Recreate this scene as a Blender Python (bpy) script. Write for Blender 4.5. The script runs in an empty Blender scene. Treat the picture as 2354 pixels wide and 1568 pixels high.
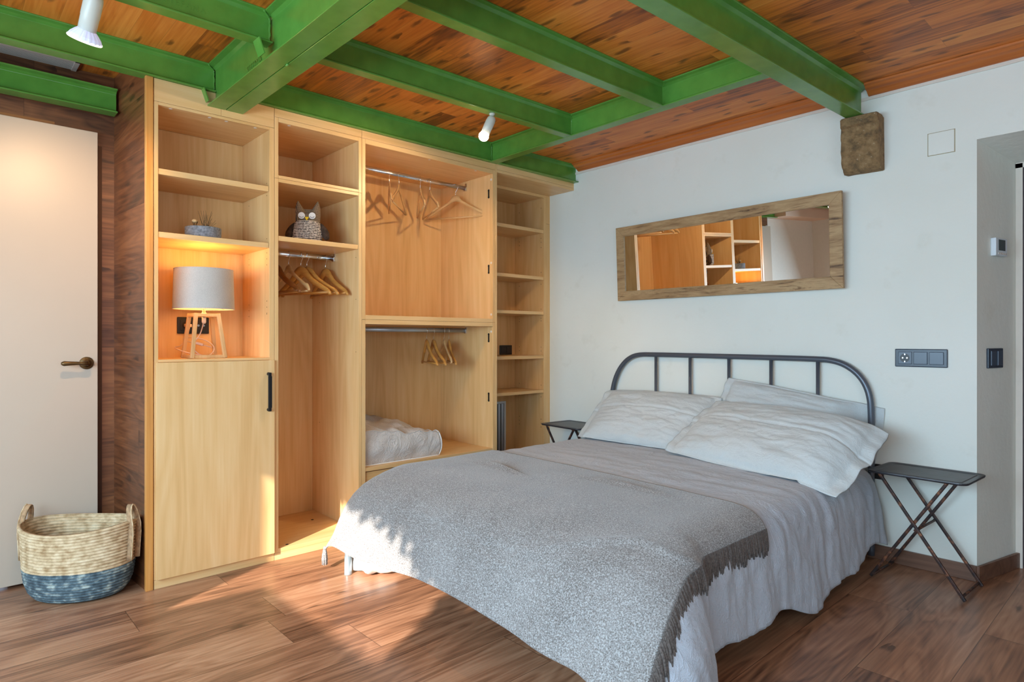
import bpy, bmesh, math, random
import numpy as np
from mathutils import Vector, Matrix, noise

random.seed(7)
C = bpy.context.scene.collection
SC = bpy.context.scene
PI = math.pi
R = math.radians

# ------------------------------------------------------------------ camera, light, exposure
F_PX = 1443.0
YAW = R(47.2)
cam_d = bpy.data.cameras.new('camera')
cam = bpy.data.objects.new('camera', cam_d)
C.objects.link(cam)
cam.location = (0, 0, 1.1)
cam.rotation_euler = (R(90), 0, YAW)
cam_d.sensor_width = 36
cam_d.lens = F_PX / 2354 * 36
cam_d.shift_y = -4.0 / 2354
cam_d.clip_start = 0.02
SC.camera = cam

SC.view_settings.view_transform = 'Standard'
SC.view_settings.look = 'None'
SC.view_settings.gamma = 1
SC.view_settings.exposure = 0.57
SC.view_settings.use_curve_mapping = False

world = bpy.data.worlds.new('sky')
SC.world = world
world.use_nodes = True
wn = world.node_tree.nodes['Background']
wn.inputs[0].default_value = (0.62, 0.78, 1.0, 1)
wn.inputs[1].default_value = 1.0

SUN_AZ, SUN_EL = R(26), R(24)
def add_light(name, typ, loc, energy, color, direction=None, **kw):
    d = bpy.data.lights.new(name, typ)
    d.energy = energy
    d.color = color
    for k, v in kw.items():
        setattr(d, k, v)
    o = bpy.data.objects.new(name, d)
    C.objects.link(o)
    o.location = loc
    if direction is not None:
        o.rotation_euler = Vector(direction).to_track_quat('-Z', 'Y').to_euler()
    return o
sun_dir = (-math.sin(SUN_AZ) * math.cos(SUN_EL), math.cos(SUN_AZ) * math.cos(SUN_EL), -math.sin(SUN_EL))
add_light('sun', 'SUN', (1, -4, 4), 8.2, (1.0, 0.93, 0.84), sun_dir, angle=R(0.55))
# daylight from behind the camera, an area lamp wider than the window opening
add_light('daylight_rear', 'AREA', (-1.05, -1.38, 1.10), 160, (0.52, 0.78, 1.0), (0.0, 1, -0.58), shape='RECTANGLE', size=3.0, size_y=1.5)
add_light('side_fill', 'AREA', (1.22, 0.6, 1.3), 13, (0.55, 0.78, 1.0), (-1, 0.1, -0.3), shape='RECTANGLE', size=1.6, size_y=1.2)  # added side fill lamp, paired with the added window in the right wall

# ------------------------------------------------------------------ materials
def new_mat(name):
    m = bpy.data.materials.new(name)
    m.use_nodes = True
    nt = m.node_tree
    return m, nt, nt.nodes['Principled BSDF']
def lin(c):
    return tuple(((v / 255) / 12.92 if v / 255 <= 0.04045 else ((v / 255 + 0.055) / 1.055) ** 2.4) for v in c) + (1,)
def N(nt, typ, **kw):
    n = nt.nodes.new(typ)
    for k, v in kw.items():
        if k.startswith('i_'):
            key = k[2:]
            key = int(key) if key.isdigit() else key.replace('_', ' ')
            n.inputs[key].default_value = v
        else:
            setattr(n, k, v)
    return n
def L(nt, a, b):
    nt.links.new(a, b)
def math_n(nt, op, a, b=None, c=None):
    n = nt.nodes.new('ShaderNodeMath')
    n.operation = op
    for i, v in enumerate((a, b, c)):
        if v is None:
            continue
        if isinstance(v, (int, float)):
            n.inputs[i].default_value = v
        else:
            L(nt, v, n.inputs[i])
    return n.outputs[0]
def ramp(nt, fac, stops):
    n = nt.nodes.new('ShaderNodeValToRGB')
    el = n.color_ramp.elements
    el[0].position, el[0].color = stops[0]
    el[1].position, el[1].color = stops[-1]
    for p, c in stops[1:-1]:
        e = el.new(p)
        e.color = c
    L(nt, fac, n.inputs[0])
    return n.outputs[0]
def mixc(nt, fac, a, b, mode='MIX'):
    n = nt.nodes.new('ShaderNodeMix')
    n.data_type = 'RGBA'
    n.blend_type = mode
    for inp, v in ((n.inputs[0], fac), (n.inputs[6], a), (n.inputs[7], b)):
        if isinstance(v, (int, float)):
            inp.default_value = v
        elif isinstance(v, tuple):
            inp.default_value = v
        else:
            L(nt, v, inp)
    return n.outputs[2]
def coords(nt, loc=(0, 0, 0), scale=(1, 1, 1), rot=(0, 0, 0)):
    tc = N(nt, 'ShaderNodeTexCoord')
    mp = N(nt, 'ShaderNodeMapping')
    mp.inputs['Location'].default_value = loc
    mp.inputs['Rotation'].default_value = rot
    mp.inputs['Scale'].default_value = scale
    L(nt, tc.outputs['Object'], mp.inputs[0])
    return mp.outputs[0]
def bump(nt, b, h, strength, dist=0.01):
    n = N(nt, 'ShaderNodeBump')
    n.inputs['Strength'].default_value = strength
    n.inputs['Distance'].default_value = dist
    L(nt, h, n.inputs['Height'])
    L(nt, n.outputs[0], b.inputs['Normal'])

def simple(name, col, rough=0.5, metal=0.0, nscale=0, namt=0.0, bmp=0.0, coat=0.0, emit=None, estr=0):
    m, nt, b = new_mat(name)
    b.inputs['Roughness'].default_value = rough
    b.inputs['Metallic'].default_value = metal
    b.inputs['Coat Weight'].default_value = coat
    c = lin(col)
    if nscale:
        v = coords(nt)
        n = N(nt, 'ShaderNodeTexNoise')
        n.inputs['Scale'].default_value = nscale
        n.inputs['Detail'].default_value = 5
        L(nt, v, n.inputs['Vector'])
        d = tuple(x * (1 - namt) for x in c[:3]) + (1,)
        l = tuple(min(1, x * (1 + namt)) for x in c[:3]) + (1,)
        L(nt, ramp(nt, n.outputs[0], [(0.3, d), (0.7, l)]), b.inputs['Base Color'])
        if bmp:
            bump(nt, b, n.outputs[0], bmp, 0.004)
    else:
        b.inputs['Base Color'].default_value = c
    if emit:
        b.inputs['Emission Color'].default_value = lin(emit)
        b.inputs['Emission Strength'].default_value = estr
    return m

def wood_planks(name, along, width, length, x_off, dark, mid, light, rough, grain=1.0, knots=0.0, seam=0.0025, var=0.25, seam_dark=0.55, coat=0.0, swirl=1.0):
    """Boards in the plane given by ALONG (axis index of the grain) and ACROSS (axis index of the rows)."""
    m, nt, b = new_mat(name)
    al, ac = along
    tc = N(nt, 'ShaderNodeTexCoord')
    sp = N(nt, 'ShaderNodeSeparateXYZ')
    L(nt, tc.outputs['Object'], sp.inputs[0])
    u, v = sp.outputs[al], sp.outputs[ac]
    vs = math_n(nt, 'DIVIDE', math_n(nt, 'SUBTRACT', v, x_off), width)
    row = math_n(nt, 'FLOOR', vs)
    fv = math_n(nt, 'FRACT', vs)
    wn1 = N(nt, 'ShaderNodeTexWhiteNoise', noise_dimensions='1D')
    L(nt, row, wn1.inputs['W'])
    us = math_n(nt, 'ADD', math_n(nt, 'DIVIDE', u, length), math_n(nt, 'MULTIPLY', wn1.outputs[0], 7.3))
    col = math_n(nt, 'FLOOR', us)
    fu = math_n(nt, 'FRACT', us)
    cb = N(nt, 'ShaderNodeCombineXYZ')
    L(nt, row, cb.inputs[0]); L(nt, col, cb.inputs[1])
    wn2 = N(nt, 'ShaderNodeTexWhiteNoise', noise_dimensions='2D')
    L(nt, cb.outputs[0], wn2.inputs['Vector'])
    rnd = wn2.outputs[0]
    # grain coordinates, shifted per board
    gc = N(nt, 'ShaderNodeCombineXYZ')
    L(nt, math_n(nt, 'MULTIPLY', u, 1.0), gc.inputs[0])
    L(nt, v, gc.inputs[1])
    L(nt, math_n(nt, 'MULTIPLY', rnd, 37.0), gc.inputs[2])
    mp = N(nt, 'ShaderNodeMapping'); mp.inputs['Scale'].default_value = (1.3, 7.0, 1)
    L(nt, gc.outputs[0], mp.inputs[0])
    n1 = N(nt, 'ShaderNodeTexNoise'); n1.inputs['Scale'].default_value = 1.0 * swirl; n1.inputs['Detail'].default_value = 2.5
    n1.inputs['Distortion'].default_value = 0.6
    L(nt, mp.outputs[0], n1.inputs['Vector'])
    rings = math_n(nt, 'FRACT', math_n(nt, 'MULTIPLY', n1.outputs[0], 9.0))
    rings = math_n(nt, 'ABSOLUTE', math_n(nt, 'SUBTRACT', math_n(nt, 'MULTIPLY', rings, 2.0), 1.0))
    mp2 = N(nt, 'ShaderNodeMapping'); mp2.inputs['Scale'].default_value = (3.0, 90.0, 1)
    L(nt, gc.outputs[0], mp2.inputs[0])
    n2 = N(nt, 'ShaderNodeTexNoise'); n2.inputs['Scale'].default_value = 1.0; n2.inputs['Detail'].default_value = 6
    L(nt, mp2.outputs[0], n2.inputs['Vector'])
    g = math_n(nt, 'ADD', math_n(nt, 'MULTIPLY', rings, 0.38 * grain), math_n(nt, 'MULTIPLY', n2.outputs[0], 0.75))
    g = math_n(nt, 'ADD', g, math_n(nt, 'MULTIPLY', math_n(nt, 'SUBTRACT', rnd, 0.5), var * 1.6))
    g = math_n(nt, 'ADD', g, math_n(nt, 'MULTIPLY', math_n(nt, 'SUBTRACT', n1.outputs[0], 0.5), 0.9))
    c = ramp(nt, g, [(0.12, lin(dark)), (0.5, lin(mid)), (0.95, lin(light))])
    if knots:
        mk = N(nt, 'ShaderNodeMapping'); mk.inputs['Scale'].default_value = (6.0, 17.0, 1)
        gk = N(nt, 'ShaderNodeCombineXYZ')
        L(nt, math_n(nt, 'ADD', u, math_n(nt, 'MULTIPLY', rnd, 11.0)), gk.inputs[0]); L(nt, v, gk.inputs[1])
        L(nt, gk.outputs[0], mk.inputs[0])
        nz = N(nt, 'ShaderNodeTexNoise'); nz.inputs['Scale'].default_value = 1.6
        L(nt, mk.outputs[0], nz.inputs['Vector'])
        va = N(nt, 'ShaderNodeVectorMath'); va.operation = 'MULTIPLY_ADD'
        L(nt, nz.outputs[1], va.inputs[0]); va.inputs[1].default_value = (0.7, 0.7, 0); L(nt, mk.outputs[0], va.inputs[2])
        vo = N(nt, 'ShaderNodeTexVoronoi'); vo.inputs['Scale'].default_value = 1.0; vo.voronoi_dimensions = '2D'
        L(nt, va.outputs[0], vo.inputs['Vector'])
        sepc = N(nt, 'ShaderNodeSeparateColor'); L(nt, vo.outputs['Color'], sepc.inputs[0])
        keep = math_n(nt, 'GREATER_THAN', sepc.outputs[0], 1 - knots)
        k = ramp(nt, vo.outputs['Distance'], [(0.10, (1, 1, 1, 1)), (0.30, (0, 0, 0, 1))])
        c = mixc(nt, math_n(nt, 'MULTIPLY', math_n(nt, 'MULTIPLY', k, keep), 0.72), c, tuple(x * 0.45 for x in lin(dark)[:3]) + (1,))
    # seams
    ev = math_n(nt, 'MINIMUM', fv, math_n(nt, 'SUBTRACT', 1.0, fv))
    eu = math_n(nt, 'MINIMUM', fu, math_n(nt, 'SUBTRACT', 1.0, fu))
    s1 = math_n(nt, 'LESS_THAN', ev, seam / width)
    s2 = math_n(nt, 'LESS_THAN', eu, seam / length)
    s = math_n(nt, 'MAXIMUM', s1, s2)
    c = mixc(nt, math_n(nt, 'MULTIPLY', s, seam_dark), c, tuple(x * 0.3 for x in lin(dark)[:3]) + (1,))
    L(nt, c, b.inputs['Base Color'])
    b.inputs['Roughness'].default_value = rough
    b.inputs['Coat Weight'].default_value = coat
    b.inputs['Coat Roughness'].default_value = 0.25
    hh = math_n(nt, 'SUBTRACT', math_n(nt, 'MULTIPLY', n2.outputs[0], 0.15), s)
    bump(nt, b, hh, 0.35, 0.0012)
    return m

def veneer(name, axis, base, dark, light, rough=0.38, scale=1.0):
    m, nt, b = new_mat(name)
    s = [14.0, 14.0, 14.0]; s[axis] = 1.1
    v = coords(nt, scale=tuple(x * scale for x in s))
    n1 = N(nt, 'ShaderNodeTexNoise'); n1.inputs['Scale'].default_value = 1; n1.inputs['Detail'].default_value = 4; n1.inputs['Distortion'].default_value = 0.5
    L(nt, v, n1.inputs['Vector'])
    s2 = [120.0, 120.0, 120.0]; s2[axis] = 4.0
    v2 = coords(nt, scale=tuple(s2))
    n2 = N(nt, 'ShaderNodeTexNoise'); n2.inputs['Scale'].default_value = 1; n2.inputs['Detail'].default_value = 3
    L(nt, v2, n2.inputs['Vector'])
    s3 = [7.0, 7.0, 7.0]; s3[axis] = 0.8
    v3 = coords(nt, loc=(0.3, 1.7, 0.4), scale=tuple(s3))
    n3 = N(nt, 'ShaderNodeTexNoise'); n3.inputs['Scale'].default_value = 1; n3.inputs['Detail'].default_value = 1
    L(nt, v3, n3.inputs['Vector'])
    rg = math_n(nt, 'PINGPONG', math_n(nt, 'MULTIPLY', n3.outputs[0], 14.0), 1.0)
    g = math_n(nt, 'ADD', math_n(nt, 'MULTIPLY', n1.outputs[0], 0.55), math_n(nt, 'MULTIPLY', n2.outputs[0], 0.3))
    g = math_n(nt, 'ADD', g, math_n(nt, 'MULTIPLY', rg, 0.13))
    L(nt, ramp(nt, g, [(0.2, lin(dark)), (0.5, lin(base)), (0.8, lin(light))]), b.inputs['Base Color'])
    b.inputs['Roughness'].default_value = rough
    return m

M = {}
M['floor'] = wood_planks('walnut_floor', (1, 0), 0.2405, 1.29, -2.446, (96, 62, 44), (158, 110, 80), (196, 148, 114), 0.30, grain=0.6, knots=0.05, seam=0.0014, var=0.18, seam_dark=0.6)
M['ceiling'] = wood_planks('stained_pine', (0, 1), 0.115, 0.9, 0.03, (132, 62, 12), (214, 120, 36), (238, 156, 68), 0.44, grain=0.35, knots=0.34, seam=0.0010, var=0.28, seam_dark=0.25)
M['trimwood'] = veneer('stained_trim', 0, (190, 104, 42), (140, 66, 22), (214, 132, 64), 0.42)
M['clad_x'] = wood_planks('walnut_cladding', (1, 2), 0.24, 1.3, 0.10, (66, 36, 20), (108, 64, 38), (144, 92, 56), 0.42, grain=0.6, knots=0.08, seam=0.0012, seam_dark=0.4)
M['clad_y'] = wood_planks('walnut_cladding_return', (0, 2), 0.24, 1.3, 0.02, (66, 36, 18), (112, 64, 36), (150, 92, 54), 0.40, grain=0.6, knots=0.08, seam=0.0012, seam_dark=0.4)
M['baseb'] = veneer('walnut_skirting', 0, (116, 82, 64), (84, 56, 42), (140, 104, 82), 0.4)
M['maple'] = veneer('maple_upright', 2, (232, 186, 126), (214, 162, 98), (242, 204, 150))
M['maple_y'] = veneer('maple_level', 1, (232, 186, 126), (214, 162, 98), (242, 204, 150))
M['pine_post'] = veneer('varnished_post', 2, (214, 146, 74), (176, 104, 44), (230, 172, 104), 0.35)
M['hole'] = simple('dark_hole', (40, 26, 18), 0.8)
M['cap'] = simple('pale_cap', (232, 220, 205), 0.4)
M['oak_rustic'] = None
M['black'] = simple('black_metal', (24, 24, 27), 0.4, 0.3)
M['chrome'] = simple('chrome', (225, 225, 228), 0.12, 1.0)
M['galv'] = simple('satin_tube', (190, 196, 202), 0.35, 0.8)
M['white_door'] = simple('painted_door', (196, 176, 156), 0.38, nscale=3, namt=0.02)
M['brass'] = simple('aged_brass', (110, 86, 56), 0.38, 0.85)
M['bedgrey'] = simple('grey_enamel', (92, 97, 106), 0.32, 0.35)
M['leg_silver'] = simple('silver_leg', (176, 190, 196), 0.3, 0.6)
M['white_paint'] = simple('white_enamel', (206, 203, 190), 0.35)
M['vent'] = simple('pale_vent', (206, 192, 180), 0.4)
M['anthracite'] = simple('anthracite_plastic', (58, 66, 78), 0.3)
M['anthracite2'] = simple('anthracite_key', (74, 84, 98), 0.28)
M['darkplastic'] = simple('dark_plastic', (34, 31, 30), 0.35)
M['mirror'] = simple('mirror_glass', (238, 240, 240), 0.0, 1.0)
M['white_plastic'] = simple('white_plastic', (226, 232, 236), 0.35)
M['lcd'] = simple('lcd_grey', (84, 92, 90), 0.25)
M['white_wall'] = simple('pale_wall', (226, 214, 200), 0.85, nscale=30, namt=0.02, bmp=0.1)
M['leaf'] = simple('leaf_green', (60, 90, 40), 0.6)
M['dark_old'] = simple('old_dark_timber', (58, 44, 46), 0.6, nscale=25, namt=0.5, bmp=0.4)
M['felt'] = simple('grey_felt', (128, 130, 136), 0.95, nscale=90, namt=0.45, bmp=0.5)
M['twig'] = simple('dry_twig', (92, 70, 40), 0.9)
M['seed'] = simple('dry_seed_head', (214, 180, 132), 0.9)
M['cord'] = simple('beige_cord', (222, 190, 168), 0.5)
M['matt'] = simple('mattress_cover', (208, 206, 202), 0.9)
M['underbag'] = simple('soft_plastic', (222, 214, 206), 0.35, nscale=9, namt=0.06, bmp=0.3)
M['slat'] = simple('birch_slat', (206, 176, 130), 0.6)

def wall_mat():
    m, nt, b = new_mat('limewash')
    v = coords(nt)
    n = N(nt, 'ShaderNodeTexNoise'); n.inputs['Scale'].default_value = 1.3; n.inputs['Detail'].default_value = 3
    L(nt, v, n.inputs['Vector'])
    n2 = N(nt, 'ShaderNodeTexNoise'); n2.inputs['Scale'].default_value = 6; n2.inputs['Detail'].default_value = 6; n2.inputs['Roughness'].default_value = 0.6
    L(nt, v, n2.inputs['Vector'])
    c = ramp(nt, n.outputs[0], [(0.3, lin((232, 231, 220))), (0.7, lin((240, 239, 230)))])
    st = ramp(nt, n2.outputs[0], [(0.60, (0, 0, 0, 1)), (0.78, (1, 1, 1, 1))])
    c = mixc(nt, math_n(nt, 'MULTIPLY', st, 0.22), c, lin((196, 188, 164)))
    L(nt, c, b.inputs['Base Color'])
    b.inputs['Roughness'].default_value = 0.9
    b.inputs['Specular IOR Level'].default_value = 0.2
    n3 = N(nt, 'ShaderNodeTexNoise'); n3.inputs['Scale'].default_value = 28; n3.inputs['Detail'].default_value = 5
    L(nt, v, n3.inputs['Vector'])
    bump(nt, b, math_n(nt, 'ADD', n3.outputs[0], math_n(nt, 'MULTIPLY', n2.outputs[0], 1.5)), 0.28, 0.006)
    return m
M['wall'] = wall_mat()

def green_mat():
    m, nt, b = new_mat('green_gloss_paint')
    v = coords(nt)
    n = N(nt, 'ShaderNodeTexNoise'); n.inputs['Scale'].default_value = 14; n.inputs['Detail'].default_value = 4
    L(nt, v, n.inputs['Vector'])
    L(nt, ramp(nt, n.outputs[0], [(0.3, lin((84, 138, 54))), (0.7, lin((94, 150, 60)))]), b.inputs['Base Color'])
    b.inputs['Roughness'].default_value = 0.2
    b.inputs['Specular IOR Level'].default_value = 0.7
    n3 = N(nt, 'ShaderNodeTexNoise'); n3.inputs['Scale'].default_value = 160
    L(nt, v, n3.inputs['Vector'])
    bump(nt, b, n3.outputs[0], 0.12, 0.001)
    return m
M['green'] = green_mat()

def fabric(name, c1, c2, weave=900.0, rough=0.95, bstr=0.25, fleck=None, wr=0.0, wscale=12.0, sheen=0.2):
    m, nt, b = new_mat(name)
    v = coords(nt)
    n = N(nt, 'ShaderNodeTexNoise'); n.inputs['Scale'].default_value = weave; n.inputs['Detail'].default_value = 2
    L(nt, v, n.inputs['Vector'])
    nb = N(nt, 'ShaderNodeTexNoise'); nb.inputs['Scale'].default_value = 5; nb.inputs['Detail'].default_value = 3
    L(nt, v, nb.inputs['Vector'])
    g = math_n(nt, 'ADD', math_n(nt, 'MULTIPLY', n.outputs[0], 0.8), math_n(nt, 'MULTIPLY', nb.outputs[0], 0.2))
    c = ramp(nt, g, [(0.36, lin(c1)), (0.64, lin(c2))])
    if fleck:
        n4 = N(nt, 'ShaderNodeTexNoise'); n4.inputs['Scale'].default_value = 220; n4.inputs['Detail'].default_value = 1
        L(nt, v, n4.inputs['Vector'])
        f = ramp(nt, n4.outputs[0], [(0.52, (0, 0, 0, 1)), (0.62, (1, 1, 1, 1))])
        c = mixc(nt, math_n(nt, 'MULTIPLY', f, 0.5), c, lin(fleck))
    L(nt, c, b.inputs['Base Color'])
    b.inputs['Roughness'].default_value = rough
    b.inputs['Sheen Weight'].default_value = sheen
    b.inputs['Specular IOR Level'].default_value = 0.15
    h = math_n(nt, 'MULTIPLY', n.outputs[0], 0.25)
    if wr:
        nw = N(nt, 'ShaderNodeTexNoise'); nw.inputs['Scale'].default_value = wscale; nw.inputs['Detail'].default_value = 7; nw.inputs['Distortion'].default_value = 1.2
        nw.inputs['Roughness'].default_value = 0.62
        L(nt, v, nw.inputs['Vector'])
        rid = math_n(nt, 'ABSOLUTE', math_n(nt, 'SUBTRACT', nw.outputs[0], 0.5))
        h = math_n(nt, 'MULTIPLY', math_n(nt, 'MINIMUM', rid, 0.10), -wr * 10)
        v5 = coords(nt, loc=(3, 1, 2), scale=(0.55, 1.6, 1.3), rot=(0, 0, 0.5))
        nv = N(nt, 'ShaderNodeTexNoise'); nv.inputs['Scale'].default_value = wscale * 2.2; nv.inputs['Detail'].default_value = 4; nv.inputs['Distortion'].default_value = 2.0
        L(nt, v5, nv.inputs['Vector'])
        rd2 = math_n(nt, 'ABSOLUTE', math_n(nt, 'SUBTRACT', nv.outputs[0], 0.5))
        h = math_n(nt, 'ADD', h, math_n(nt, 'MULTIPLY', math_n(nt, 'MINIMUM', rd2, 0.05), -wr * 12))
        # warp and weft
        for sc_ in ((900, 60, 900), (60, 900, 60)):
            vw = coords(nt, scale=sc_)
            nn = N(nt, 'ShaderNodeTexNoise'); nn.inputs['Scale'].default_value = 1.0; nn.inputs['Detail'].default_value = 1
            L(nt, vw, nn.inputs['Vector'])
            h = math_n(nt, 'ADD', h, math_n(nt, 'MULTIPLY', nn.outputs[0], 0.10))
        bump(nt, b, h, bstr, 0.012)
    else:
        bump(nt, b, h, bstr, 0.004)
    return m
M['linen'] = fabric('grey_linen_spread', (174, 178, 186), (197, 201, 209), 700, bstr=0.38, wr=0.5, wscale=5)
M['pillow'] = fabric('pale_linen_pillow', (194, 198, 197), (214, 218, 216), 700, bstr=0.26, wr=0.45, wscale=4)
M['throw'] = fabric('grey_wool_throw', (98, 91, 86), (160, 155, 151), 300, bstr=0.9, fleck=(198, 196, 194), sheen=0.35)
M['fringe'] = fabric('brown_grey_fringe', (72, 64, 60), (112, 102, 96), 200, bstr=0.7)
M['shade'] = fabric('oatmeal_shade', (164, 154, 146), (214, 204, 194), 1000, bstr=0.2)
M['bagcloth'] = fabric('white_nonwoven', (206, 194, 184), (222, 212, 204), 300, 0.5, 0.6, wr=0.5, wscale=4)
M['piping'] = simple('white_piping', (238, 232, 226), 0.7)

def rustic():
    m, nt, b = new_mat('rustic_oak')
    v = coords(nt, scale=(2.0, 14, 14))
    n1 = N(nt, 'ShaderNodeTexNoise'); n1.inputs['Scale'].default_value = 1.6; n1.inputs['Detail'].default_value = 8; n1.inputs['Distortion'].default_value = 0.9; n1.inputs['Roughness'].default_value = 0.65
    L(nt, v, n1.inputs['Vector'])
    v2 = coords(nt, scale=(4.0, 40, 40))
    n2 = N(nt, 'ShaderNodeTexNoise'); n2.inputs['Scale'].default_value = 3; n2.inputs['Detail'].default_value = 4
    L(nt, v2, n2.inputs['Vector'])
    g = math_n(nt, 'ADD', math_n(nt, 'MULTIPLY', n1.outputs[0], 0.8), math_n(nt, 'MULTIPLY', n2.outputs[0], 0.25))
    L(nt, ramp(nt, g, [(0.36, lin((84, 58, 36))), (0.45, lin((158, 122, 82))), (0.60, lin((188, 154, 110))), (0.68, lin((128, 94, 60)))]), b.inputs['Base Color'])
    b.inputs['Roughness'].default_value = 0.6
    bump(nt, b, n1.outputs[0], 0.3, 0.004)
    return m
M['oak_rustic'] = rustic()

def stone():
    m, nt, b = new_mat('sandstone')
    v = coords(nt)
    n1 = N(nt, 'ShaderNodeTexNoise'); n1.inputs['Scale'].default_value = 22; n1.inputs['Detail'].default_value = 8; n1.inputs['Roughness'].default_value = 0.7
    L(nt, v, n1.inputs['Vector'])
    n2 = N(nt, 'ShaderNodeTexNoise'); n2.inputs['Scale'].default_value = 70; n2.inputs['Detail'].default_value = 4
    L(nt, v, n2.inputs['Vector'])
    c = ramp(nt, n1.outputs[0], [(0.3, lin((84, 70, 50))), (0.5, lin((138, 108, 72))), (0.72, lin((168, 138, 98)))])
    f = ramp(nt, n2.outputs[0], [(0.66, (0, 0, 0, 1)), (0.74, (1, 1, 1, 1))])
    c = mixc(nt, math_n(nt, 'MULTIPLY', f, 0.5), c, lin((214, 200, 172)))
    L(nt, c, b.inputs['Base Color'])
    b.inputs['Roughness'].default_value = 0.9
    bump(nt, b, math_n(nt, 'ADD', n1.outputs[0], math_n(nt, 'MULTIPLY', n2.outputs[0], 0.5)), 0.6, 0.012)
    return m
M['stone'] = stone()

def rust():
    m, nt, b = new_mat('rusted_steel')
    v = coords(nt)
    n1 = N(nt, 'ShaderNodeTexNoise'); n1.inputs['Scale'].default_value = 38; n1.inputs['Detail'].default_value = 6
    L(nt, v, n1.inputs['Vector'])
    L(nt, ramp(nt, n1.outputs[0], [(0.40, lin((50, 42, 42))), (0.56, lin((82, 54, 44))), (0.70, lin((150, 96, 66)))]), b.inputs['Base Color'])
    b.inputs['Roughness'].default_value = 0.5
    b.inputs['Metallic'].default_value = 0.35
    bump(nt, b, n1.outputs[0], 0.3, 0.002)
    return m
M['rust'] = rust()
M['traytop'] = simple('worn_tray', (66, 64, 68), 0.38, 0.4, nscale=18, namt=0.25, bmp=0.1)

def basket_mat():
    m, nt, b = new_mat('maize_rope')
    tc = N(nt, 'ShaderNodeTexCoord')
    sp = N(nt, 'ShaderNodeSeparateXYZ'); L(nt, tc.outputs['Object'], sp.inputs[0])
    v = coords(nt, scale=(22, 22, 30))
    n1 = N(nt, 'ShaderNodeTexNoise'); n1.inputs['Scale'].default_value = 1.5; n1.inputs['Detail'].default_value = 4
    L(nt, v, n1.inputs['Vector'])
    nat = ramp(nt, n1.outputs[0], [(0.3, lin((170, 134, 92))), (0.55, lin((214, 184, 144))), (0.75, lin((232, 208, 172)))])
    blu = ramp(nt, n1.outputs[0], [(0.35, lin((62, 74, 80))), (0.52, lin((92, 108, 114))), (0.70, lin((172, 178, 168)))])
    f = math_n(nt, 'LESS_THAN', math_n(nt, 'ADD', sp.outputs[2], math_n(nt, 'MULTIPLY', n1.outputs[0], 0.004)), 0.137)
    L(nt, mixc(nt, f, nat, blu), b.inputs['Base Color'])
    b.inputs['Roughness'].default_value = 0.85
    bump(nt, b, n1.outputs[0], 0.6, 0.006)
    return m
M['rope'] = basket_mat()
M['braid'] = simple('braided_strap', (176, 140, 104), 0.9, nscale=60, namt=0.35, bmp=0.6)

def hanger_mat(name, c, d):
    return veneer(name, 0, c, d, tuple(min(255, int(x * 1.1)) for x in c), 0.28, 2.0)
M['h_light'] = hanger_mat('pale_hanger', (214, 170, 116), (186, 138, 84))
M['h_honey'] = hanger_mat('honey_hanger', (206, 144, 70), (168, 106, 44))
M['h_brown'] = hanger_mat('brown_hanger', (140, 84, 40), (104, 58, 26))

def tweed():
    m, nt, b = new_mat('checked_tweed')
    tc = N(nt, 'ShaderNodeTexCoord')
    sp = N(nt, 'ShaderNodeSeparateXYZ'); L(nt, tc.outputs['Object'], sp.inputs[0])
    a = math_n(nt, 'PINGPONG', math_n(nt, 'MULTIPLY', sp.outputs[1], 430), 1.0)
    c = math_n(nt, 'PINGPONG', math_n(nt, 'MULTIPLY', sp.outputs[2], 430), 1.0)
    g = math_n(nt, 'MULTIPLY', math_n(nt, 'ADD', a, c), 0.5)
    L(nt, ramp(nt, g, [(0.25, lin((46, 42, 44))), (0.5, lin((96, 80, 66))), (0.75, lin((170, 136, 96)))]), b.inputs['Base Color'])
    b.inputs['Roughness'].default_value = 0.95
    return m
M['tweed'] = tweed()
def knit():
    m, nt, b = new_mat('chunky_knit')
    v = coords(nt, scale=(1, 1, 1))
    w = N(nt, 'ShaderNodeTexWave'); w.bands_direction = 'Z'; w.inputs['Scale'].default_value = 36; w.inputs['Distortion'].default_value = 3.0; w.inputs['Detail Scale'].default_value = 9
    L(nt, v, w.inputs['Vector'])
    n1 = N(nt, 'ShaderNodeTexVoronoi'); n1.inputs['Scale'].default_value = 110
    L(nt, v, n1.inputs['Vector'])
    g = math_n(nt, 'ADD', math_n(nt, 'MULTIPLY', w.outputs[1], 0.7), math_n(nt, 'MULTIPLY', n1.outputs[0], 0.5))
    L(nt, ramp(nt, g, [(0.28, lin((30, 22, 20))), (0.5, lin((110, 82, 68))), (0.8, lin((224, 206, 188)))]), b.inputs['Base Color'])
    b.inputs['Roughness'].default_value = 0.95
    bump(nt, b, g, 0.6, 0.004)
    return m
M['knit'] = knit()
M['plush'] = simple('brown_plush', (64, 44, 30), 0.95, nscale=70, namt=0.5, bmp=0.8)
M['felt_white'] = simple('white_felt', (222, 214, 206), 0.9)
M['thread'] = simple('dark_thread', (96, 62, 56), 0.9)
M['yellow'] = simple('yellow_felt', (226, 180, 24), 0.85)
M['tan'] = simple('tan_cloth', (150, 110, 66), 0.9)
M['bulb'] = simple('lit_bulb', (255, 240, 220), 0.3, emit=(255, 232, 200), estr=14)
M['bulb_glass'] = simple('lit_reflector', (235, 238, 255), 0.15, emit=(190, 195, 255), estr=0.22)
M['shadelight'] = simple('shade_lining', (246, 226, 196), 0.7)
M['lampwood'] = veneer('pale_lamp_wood', 2, (214, 168, 112), (188, 138, 84), (232, 194, 142), 0.45)

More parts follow.
